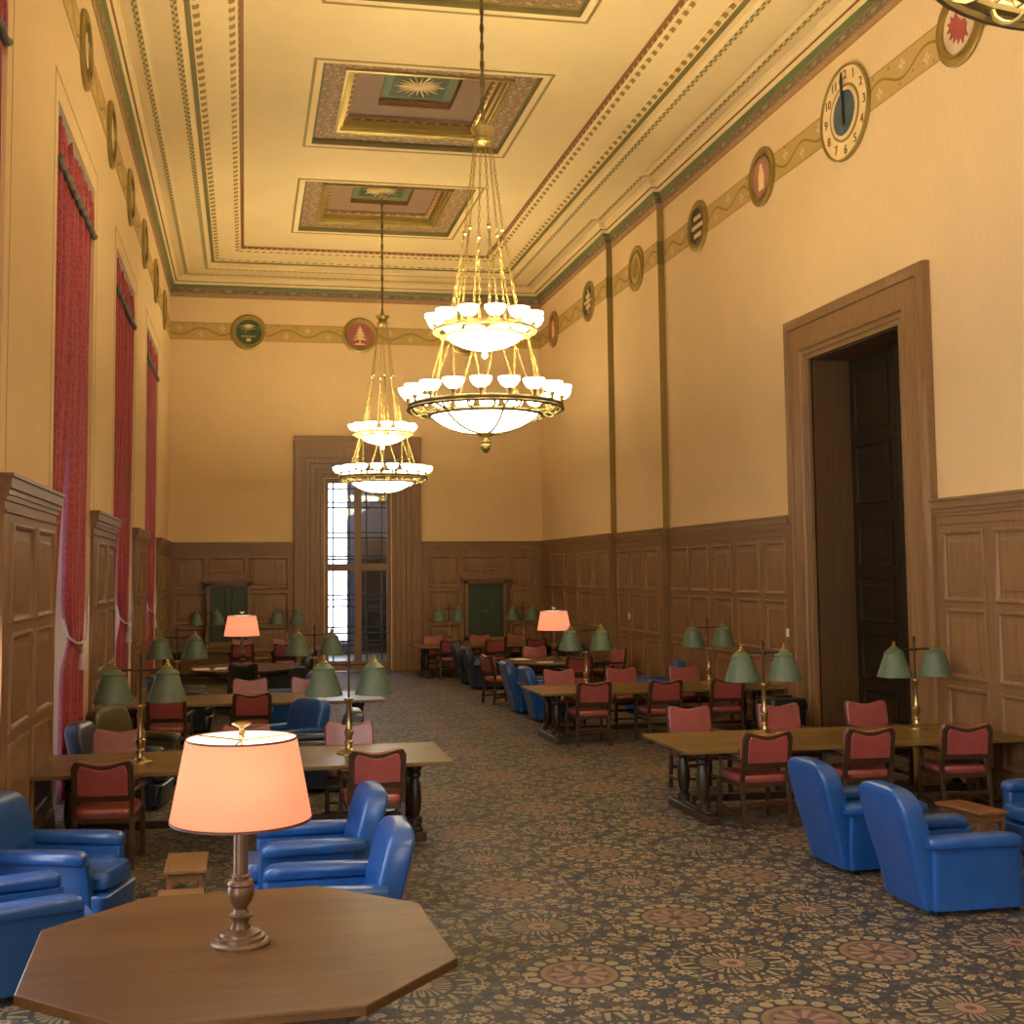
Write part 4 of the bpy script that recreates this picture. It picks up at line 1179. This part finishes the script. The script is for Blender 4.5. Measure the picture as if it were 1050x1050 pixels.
# ------------------------------------------------------------------ red leather wooden armchairs (front towards +y)
def back_outline(w, z0, ztop, dip, n=18, inset=0):
    """scooped top edge with rounded ears"""
    pts = [(-w, z0), (w, z0)]
    for i in range(n + 1):
        s = 1 - 2 * i / n
        e = abs(s)
        zt = ztop - dip * (math.cos(e * PI) * .5 + .5) * 1.0
        if e > .86: zt -= .055 * ((e - .86) / .14) ** 2
        pts.append((s * w, zt - inset))
    return pts
def make_chair(leath):
    r = empty('armchair_wooden')
    rake = lambda z: -.235 - max(0, z - .44) * .17
    fb = lambda a, h, d: (a, rake(h) - d, h)
    # wooden back frame, leather panel on its rear and cushion on its front
    bf = MB()
    bf.prism(back_outline(.265, .585, .945, .045), fb, -.012, .03)
    bf.build('back_frame', M['chair_wood'], r, bevel=.006)
    MB().prism(back_outline(.212, .635, .905, .045), fb, .0305, .042).build('rear_panel', leath, r, bevel=.006)
    MB().prism(back_outline(.262, .575, .950, .042), fb, -.055, -.012).build('backrest', leath, r, bevel=.016)
    # seat
    st_ = MB()
    rr = []
    for z, s in ((.435, .96), (.45, 1), (.485, 1), (.505, .97), (.515, .88)):
        rr.append([(x * s, y * s + .015, z) for x, y in [(.27 * math.copysign(abs(math.cos(q)) ** .35, math.cos(q)), .265 * math.copysign(abs(math.sin(q)) ** .35, math.sin(q))) for q in [2 * PI * k_ / 32 for k_ in range(32)]]])
    st_.loft(rr); st_.build('seat', leath, r)
    MB().box(-.265, .265, -.24, .27, .385, .437).build('seat_rail', M['chair_wood'], r, bevel=.005)
    for sx in (-1, 1):
        x = sx * .245
        lg = MB().hexa([(x - .021, -.30, 0), (x + .021, -.30, 0), (x + .021, -.255, 0), (x - .021, -.255, 0)],
                       [(x - .021, -.262, .44), (x + .021, -.262, .44), (x + .021, -.217, .44), (x - .021, -.217, .44)])
        lg.hexa([(x - .021, -.262, .44), (x + .021, -.262, .44), (x + .021, -.217, .44), (x - .021, -.217, .44)],
                [(x - .021, -.285, .60), (x + .021, -.285, .60), (x + .021, -.24, .60), (x - .021, -.24, .60)])
        lg.build('rear_leg', M['chair_wood'], r, bevel=.004)
        xf = sx * .27
        MB().box(xf - .022, xf + .022, .225, .27, 0, .44).build('front_leg', M['chair_wood'], r, bevel=.004)
        ps = MB().lathe([(.02, .44), (.022, .47), (.014, .50), (.02, .56), (.014, .60), (.02, .645)], 10, (xf, .20, 0))
        ps.build('arm_post', M['chair_wood'], r)
        am = MB().tube([(sx * .25, -.25, .66), (sx * .268, -.10, .665), (sx * .285, .08, .668), (sx * .29, .20, .662), (sx * .285, .26, .645)], [.018, .022, .026, .03, .024], 10)
        am.build('armrest', M['chair_wood'], r)
        MB().box(sx * .257 - .014, sx * .257 + .014, -.27, .235, .12, .155).build('side_stretcher', M['chair_wood'], r, bevel=.003)
    MB().box(-.255, .255, -.01, .02, .125, .15).build('cross_stretcher', M['chair_wood'], r, bevel=.003)
    MB().box(-.23, .23, -.285, -.262, .22, .26).build('rear_stretcher', M['chair_wood'], r, bevel=.003)
    return r
red0 = make_chair(M['red'])
grn0 = None
R_ = lambda d: math.radians(d)
RB = 'red chair with wooden back'
CHAIRS = [
 (5.10, 11.44, 2, RB + ' at near side of front right table, closest to the aisle'),
 (6.25, 11.47, -3, RB + ' at near side of front right table, middle one'),
 (7.37, 11.48, -8, RB + ' at near side of front right table, closest to the wall'),
 (5.20, 13.18, 181, 'pinkish red chair facing the camera across the front right table, closest to the aisle'),
 (6.32, 13.16, 179, 'pinkish red chair facing the camera across the front right table, between its two lamps'),
 (7.45, 13.14, 178, 'pinkish red chair facing the camera across the front right table, before the dark doorway'),
 (5.03, 17.10, 0, RB + ' at near side of second right table, closest to the aisle'),
 (6.12, 17.10, 2, RB + ' at near side of second right table, middle one'),
 (7.12, 17.12, -2, RB + ' at near side of second right table, behind the green lampshade'),
 (5.10, 18.72, 180, 'plain red chair facing the camera across the second right table, closest to the aisle'),
 (6.17, 18.74, 181, 'plain red chair facing the camera across the second right table, middle one'),
 (7.27, 18.78, 178, 'plain red chair facing the camera across the second right table, beside the brass lamp column'),
 (-1.19, 11.12, -3, RB + ' at near side of front left table, beside the left wall'),
 (1.19, 11.22, 2, RB + ' at near side of front left table, closest to the aisle'),
 (-1.28, 12.70, 180, 'plain red chair facing the camera across the front left table, beside the curtains'),
 (.02, 12.68, 180, 'plain red chair facing the camera across the front left table, hidden behind the peach shade'),
 (1.12, 12.68, 180, 'plain red chair facing the camera across the front left table, behind the aisle lamp pole'),
 (.10, 16.78, 1, RB + ' at near side of second left table, middle one'),
 (-1.0, 16.70, -4, RB + ' at near side of second left table, under a green lamp'),
 (.09, 18.42, 180, 'pinkish red chair facing the camera across the second left table, middle one'),
 (.98, 18.45, 180, 'pinkish red chair facing the camera across the second left table, behind the aisle lamp'),
 (4.86, 28.38, 0, RB + ' at near side of far right table, closest to the aisle'),
 (5.97, 28.40, 0, RB + ' at near side of far right table, middle one'),
 (6.98, 28.40, 0, RB + ' at near side of far right table, by the peach lamp'),
 (4.77, 29.80, 180, 'red chair facing the camera beyond the far right table, left of the cupboard'),
 (5.98, 29.80, 180, 'red chair facing the camera beyond the far right table, before the cupboard'),
 (6.97, 29.80, 180, 'red chair facing the camera beyond the far right table, right of the cupboard'),
 (-.05, 28.35, 0, RB + ' at near side of far left table, behind the peach lamp'),
 (.93, 28.40, 0, RB + ' at near side of far left table, under its right lamp'),
 (-.05, 29.80, 180, 'red chair facing the camera beyond the far left table, behind the distant peach lamp'),
 (.95, 29.80, 180, 'red chair facing the camera beyond the far left table, by the right lamp column'),
 (6.17, 24.72, 180, 'red leather chair facing the camera at the far side of the right octagonal table'),
 (6.27, 22.18, 0, RB + ' at near side of right octagonal table'),
 (7.40, 23.75, 100, 'pink lit red leather chair at the wall side of the right octagonal table'),
 (4.93, 22.75, -75, RB + ' at the aisle side of the right octagonal table'),
]
for i, (x, y, rz, lab) in enumerate(CHAIRS):
    c = red0 if i == 0 else copy_tree(red0)
    c.location = (x, y, 0); c.rotation_euler = (0, 0, R_(rz)); finish(c, lab, 'armchair', 'red leather chairs around the tables')
gch = make_chair(M['dkgreen'])
gch.location = (-.02, 22.15, 0); finish(gch, 'dark green leather chair with its back to the camera at the left octagonal table', 'armchair')

# ------------------------------------------------------------------ leather club armchairs (front towards +y)
def rrect(w, d, cx, cy, z, p=.32, n=28, tilt=0):
    out = []
    for k_ in range(n):
        q = 2 * PI * k_ / n
        c_, s_ = math.cos(q), math.sin(q)
        x = w * math.copysign(abs(c_) ** p, c_); y = d * math.copysign(abs(s_) ** p, s_)
        out.append((cx + x, cy + y, z + tilt * y))
    return out
def make_club(mat):
    r = empty('club_armchair')
    # backrest: one slab from the floor to an arched crown, leaning back
    secs = []
    for z, w, d, y in ((.05, .29, .075, -.34), (.30, .30, .085, -.385), (.45, .315, .095, -.42), (.60, .325, .10, -.455), (.72, .325, .10, -.485), (.81, .315, .098, -.508),
                       (.86, .29, .092, -.522), (.895, .25, .08, -.53), (.915, .20, .064, -.535), (.927, .13, .045, -.537), (.93, .06, .02, -.538)):
        secs.append(rrect(w, d, 0, y, z, .27, 40))
    MB().loft(secs).build('backrest', mat, r)
    # side panels and seat base
    bd = MB()
    for sx in (-1, 1):
        bd.loft([rrect(.055, .36, sx * .275, .0, .05, .2), rrect(.055, .36, sx * .28, .0, .30, .2), rrect(.06, .35, sx * .30, -.01, .50, .2)])
    bd.loft([rrect(.30, .40, 0, .05, .05, .18), rrect(.31, .41, 0, .06, .26, .18), rrect(.30, .40, 0, .05, .275, .18)])
    bd.build('body', mat, r)
    MB().loft([rrect(.22, .37, 0, .06, .275, .25, tilt=.03), rrect(.245, .39, 0, .07, .30, .25, tilt=.03), rrect(.25, .395, 0, .07, .37, .25, tilt=.03), rrect(.235, .38, 0, .06, .41, .25, tilt=.03), rrect(.17, .30, 0, .05, .425, .3, tilt=.03)]).build('seat_cushion', mat, r)
    for sx in (-1, 1):
        pts = []
        rings = []
        for y, w, h, z in ((-.42, .05, .035, .545), (-.38, .068, .05, .545), (0.0, .074, .052, .55), (.20, .078, .055, .548), (.29, .072, .052, .542), (.33, .05, .036, .535), (.34, .02, .015, .53)):
            ring = []
            for k_ in range(20):
                q = 2 * PI * k_ / 20; c_, s_ = math.cos(q), math.sin(q)
                ring.append((sx * .335 + w * math.copysign(abs(c_) ** .6, c_), y, z + h * math.copysign(abs(s_) ** .6, s_)))
            rings.append(ring)
        MB().loft(rings).build('armrest', mat, r)
    for sx in (-1, 1):
        for y in (-.30, .36):
            MB().lathe([(.02, 0), (.028, .055)], 10, (sx * .24, y, 0)).build('foot', M['black'], r)
    return r
CL = {'blue': make_club(M['blue']), 'dark': make_club(M['dkgreen']), 'olive': make_club(M['olive']), 'navy': make_club(M['navy'])}
used = set()
CLUBS = [
 ('blue', 5.32, 8.36, -90, 'bright blue leather armchair at right front, nearest the camera, its back to the aisle'),
 ('blue', 5.32, 9.60, -88, 'bright blue armchair at right front, just beyond the nearest one, back to the aisle'),
 ('blue', 7.22, 9.62, 92, 'blue leather armchair cut off by the right edge of the picture'),
 ('blue', .47, 7.87, 90, 'blue leather armchair right of the peach lamp, nearer the camera, facing left'),
 ('blue', .45, 9.22, 92, 'blue leather armchair right of the peach lamp, farther one, before the red chair'),
 ('blue', -1.32, 9.30, -107, 'blue leather armchair at the left edge, farther one, with its whole seat front in view'),
 ('blue', -1.40, 7.95, -70, 'blue leather armchair at the left edge, nearest one behind the octagonal table'),
 ('olive', -1.25, 15.10, -125, 'leather armchair with painted olive brown reflection near the curtains beyond the front left table'),
 ('navy', -1.28, 13.75, -100, 'slate blue leather armchair against the left wall below the first full curtain'),
 ('blue', .45, 15.40, 128, 'blue leather armchair behind the front left table, seen below the green aisle lamp'),
 ('navy', .78, 14.35, 90, 'slate blue leather armchair behind the front left table, nearest the aisle'),
 ('blue', 7.25, 20.70, 80, 'blue leather armchair by the right wall beyond the second right table'),
 ('blue', 5.22, 21.20, -90, 'blue leather armchair beyond the second right table, farther of two backs'),
 ('blue', 5.28, 19.95, -90, 'blue leather armchair beyond the second right table, nearer of two backs'),
 ('navy', 5.30, 26.95, -90, 'slate coloured armchair before the far right table, farther of two backs'),
 ('navy', 5.32, 25.75, -90, 'slate coloured armchair before the far right table, nearer of two backs'),
 ('dark', 6.95, 25.85, 88, 'bottle green armchair behind the right octagonal table, left of two highlights'),
 ('dark', 7.15, 26.95, 92, 'bottle green armchair farther behind the right octagonal table'),
 ('dark', -.95, 20.0, -95, 'bottle green armchair beyond the second left table, nearer the left wall'),
 ('dark', -1.0, 21.25, -88, 'bottle green armchair beyond the second left table, next to the left octagonal table'),
 ('blue', .62, 20.15, 90, 'blue leather armchair beyond the second left table, only its arm showing over it'),
 ('dark', .85, 25.8, 90, 'bottle green armchair behind the left octagonal table, near the glazed door'),
 ('blue', -1.42, 21.4, -60, 'blue leather armchair against the left wall between the two lampshades'),
]
CLUBS = [c for c in CLUBS if not (c[0] == 'blue' and c[1] == -1.42)]
for kd, x, y, rz, lab in CLUBS:
    c = CL[kd] if kd not in used else copy_tree(CL[kd])
    used.add(kd)
    c.location = (x, y, 0); c.rotation_euler = (0, 0, R_(rz))
    finish(c, lab, 'armchair', {'blue': 'blue club armchairs', 'dark': 'bottle green club armchairs', 'navy': 'slate club armchairs', 'olive': 'club armchair with painted reflection'}[kd])

# ------------------------------------------------------------------ small tables, bin, cupboards, papers
def make_small():
    r = empty('side_table')
    MB().box(-.15, .15, -.28, .28, .42, .45).build('table_top', M['small'], r, bevel=.006)
    MB().box(-.125, .125, -.25, .25, .36, .42).build('apron', M['small'], r)
    for sx in (-1, 1):
        for sy in (-1, 1):
            MB().box(sx * .115 - .015, sx * .115 + .015, sy * .24 - .015, sy * .24 + .015, 0, .38).build('leg', M['small'], r)
    MB().box(-.012, .012, -.24, .24, .08, .11).build('stretcher', M['small'], r)
    for sy in (-1, 1): MB().box(-.115, .115, sy * .24 - .012, sy * .24 + .012, .08, .11).build('stretcher', M['small'], r)
    return r
sm0 = make_small()
SM = [(6.32, 9.62, 10, 'low wooden side table before the near red chairs at right'), (6.33, 8.35, 0, 'low wooden side table at the right edge, only its corner showing'),
      (5.40, 8.98, 90, 'thin legged side table squeezed between the two near blue armchairs at right'),
      (-.41, 9.08, 0, 'low wooden side table left of the peach lamp, farther one'), (-.40, 8.02, 2, 'low wooden side table left of the peach lamp, mostly behind the octagonal table')]
for i, (x, y, rz, lab) in enumerate(SM):
    c = sm0 if i == 0 else copy_tree(sm0)
    c.location = (x, y, 0); c.rotation_euler = (0, 0, R_(rz)); finish(c, lab, 'side table', 'low wooden side tables')

bn = empty('waste_bin', (7.56, 15.95, 0), label='squat black waste bin with a lid beside the dark doorway', cat='bin')
MB().loft([rrect(.25, .22, 0, 0, 0, .22), rrect(.275, .25, 0, 0, .58, .22)]).build('bin_body', M['black'], bn)
MB().loft([rrect(.29, .265, 0, 0, .58, .2), rrect(.29, .265, 0, 0, .64, .2), rrect(.27, .245, 0, 0, .72, .2), rrect(.20, .18, 0, 0, .73, .2)]).build('bin_lid', M['black'], bn)
MB().box(-.12, .12, -.07, .07, .73, .76).build('lid_cap', M['black'], bn)

def cupboard(x, lab):
    r = empty('wall_cupboard', (x, YB - .047, .75), label=lab, cat='cupboard', group='grey green cupboards of the end wall')
    w, h = .56, 1.58
    MB().box(-w, -w + .08, -.20, 0, 0, h).box(w - .08, w, -.20, 0, 0, h).box(-w, w, -.20, 0, h - .08, h).box(-w, w, -.20, 0, 0, .08).box(-w, w, -.04, 0, 0, h).build('carcass', M['wain'], r)
    MB().box(-w - .06, w + .06, -.27, 0, h, h + .05).box(-w - .10, w + .10, -.31, 0, h + .05, h + .12).build('cornice', M['wain_x'], r)
    for sx in (-1, 1):
        a0, a1 = (-w + .085, -.004) if sx < 0 else (.004, w - .085)
        d_ = MB().box(a0, a1, -.175, -.145, .085, h - .085)
        fn = lambda a, z, d: (a, -.175 - d, z)
        d_.moulding([(a0 + .07, .16), (a1 - .07, .16), (a1 - .07, h - .16), (a0 + .07, h - .16)], [(0, 0), (.006, .012), (.022, .012), (.028, 0)], fn, closed=True)
        dr = d_.build('cupboard_door', M['green_door'], r)
        MB().lathe([(.0, -.02), (.016, -.015), (.016, .0), (.0, .01)], 10, (-sx * -.0 + (a1 - .04 if sx < 0 else a0 + .04), -.19, .78)).build('knob', M['brass'], dr)
    MB().box(-w - .04, w + .04, -.24, 0, -.05, 0).build('sill', M['wain_x'], r)
    return r
cupboard(-.40, 'grey green cupboard set in the end wall panelling left of the glazed door')
cupboard(6.30, 'grey green cupboard set in the end wall panelling right of the glazed door')

def paper(x, y, rz, w, d, lab, h=.006):
    MB().box(-w, w, -d, d, 0, h).build('paper_sheet', M['paper'], None, lab, 'paper', 'loose papers on the octagonal tables', loc=(x, y, .7602), rz=R_(rz))
paper(-.80, 23.05, 8, .15, .22, 'white sheet of paper on the left octagonal table, outer one')
paper(-.44, 23.1, -6, .11, .26, 'white sheet of paper on the left octagonal table, inner one')
paper(5.55, 23.75, 12, .16, .2, 'white sheet of paper at the far corner of the right octagonal table')
paper(5.85, 22.85, -4, .16, .1, 'white sheet of paper at the near edge of the right octagonal table')
fb_ = MB().box(-.09, .09, -.13, .13, 0, .02)
fb_.build('floor_outlet_cover', plain('bright_steel', (.75, .78, .76), .25, .3), None, 'small bright floor outlet cover under the front right table', 'floor outlet', loc=(4.80, 12.12, .0))

# ------------------------------------------------------------------ light and view
w = bpy.data.worlds.new('world'); scene.world = w; w.use_nodes = True
w.node_tree.nodes['Background'].inputs[0].default_value = (.6, .7, 1, 1)
w.node_tree.nodes['Background'].inputs[1].default_value = .3
vs = scene.view_settings
scene.display_settings.display_device = 'sRGB'
vs.view_transform = 'Standard'; vs.look = 'None'; vs.gamma = 1; vs.use_curve_mapping = False
vs.exposure = -0.2
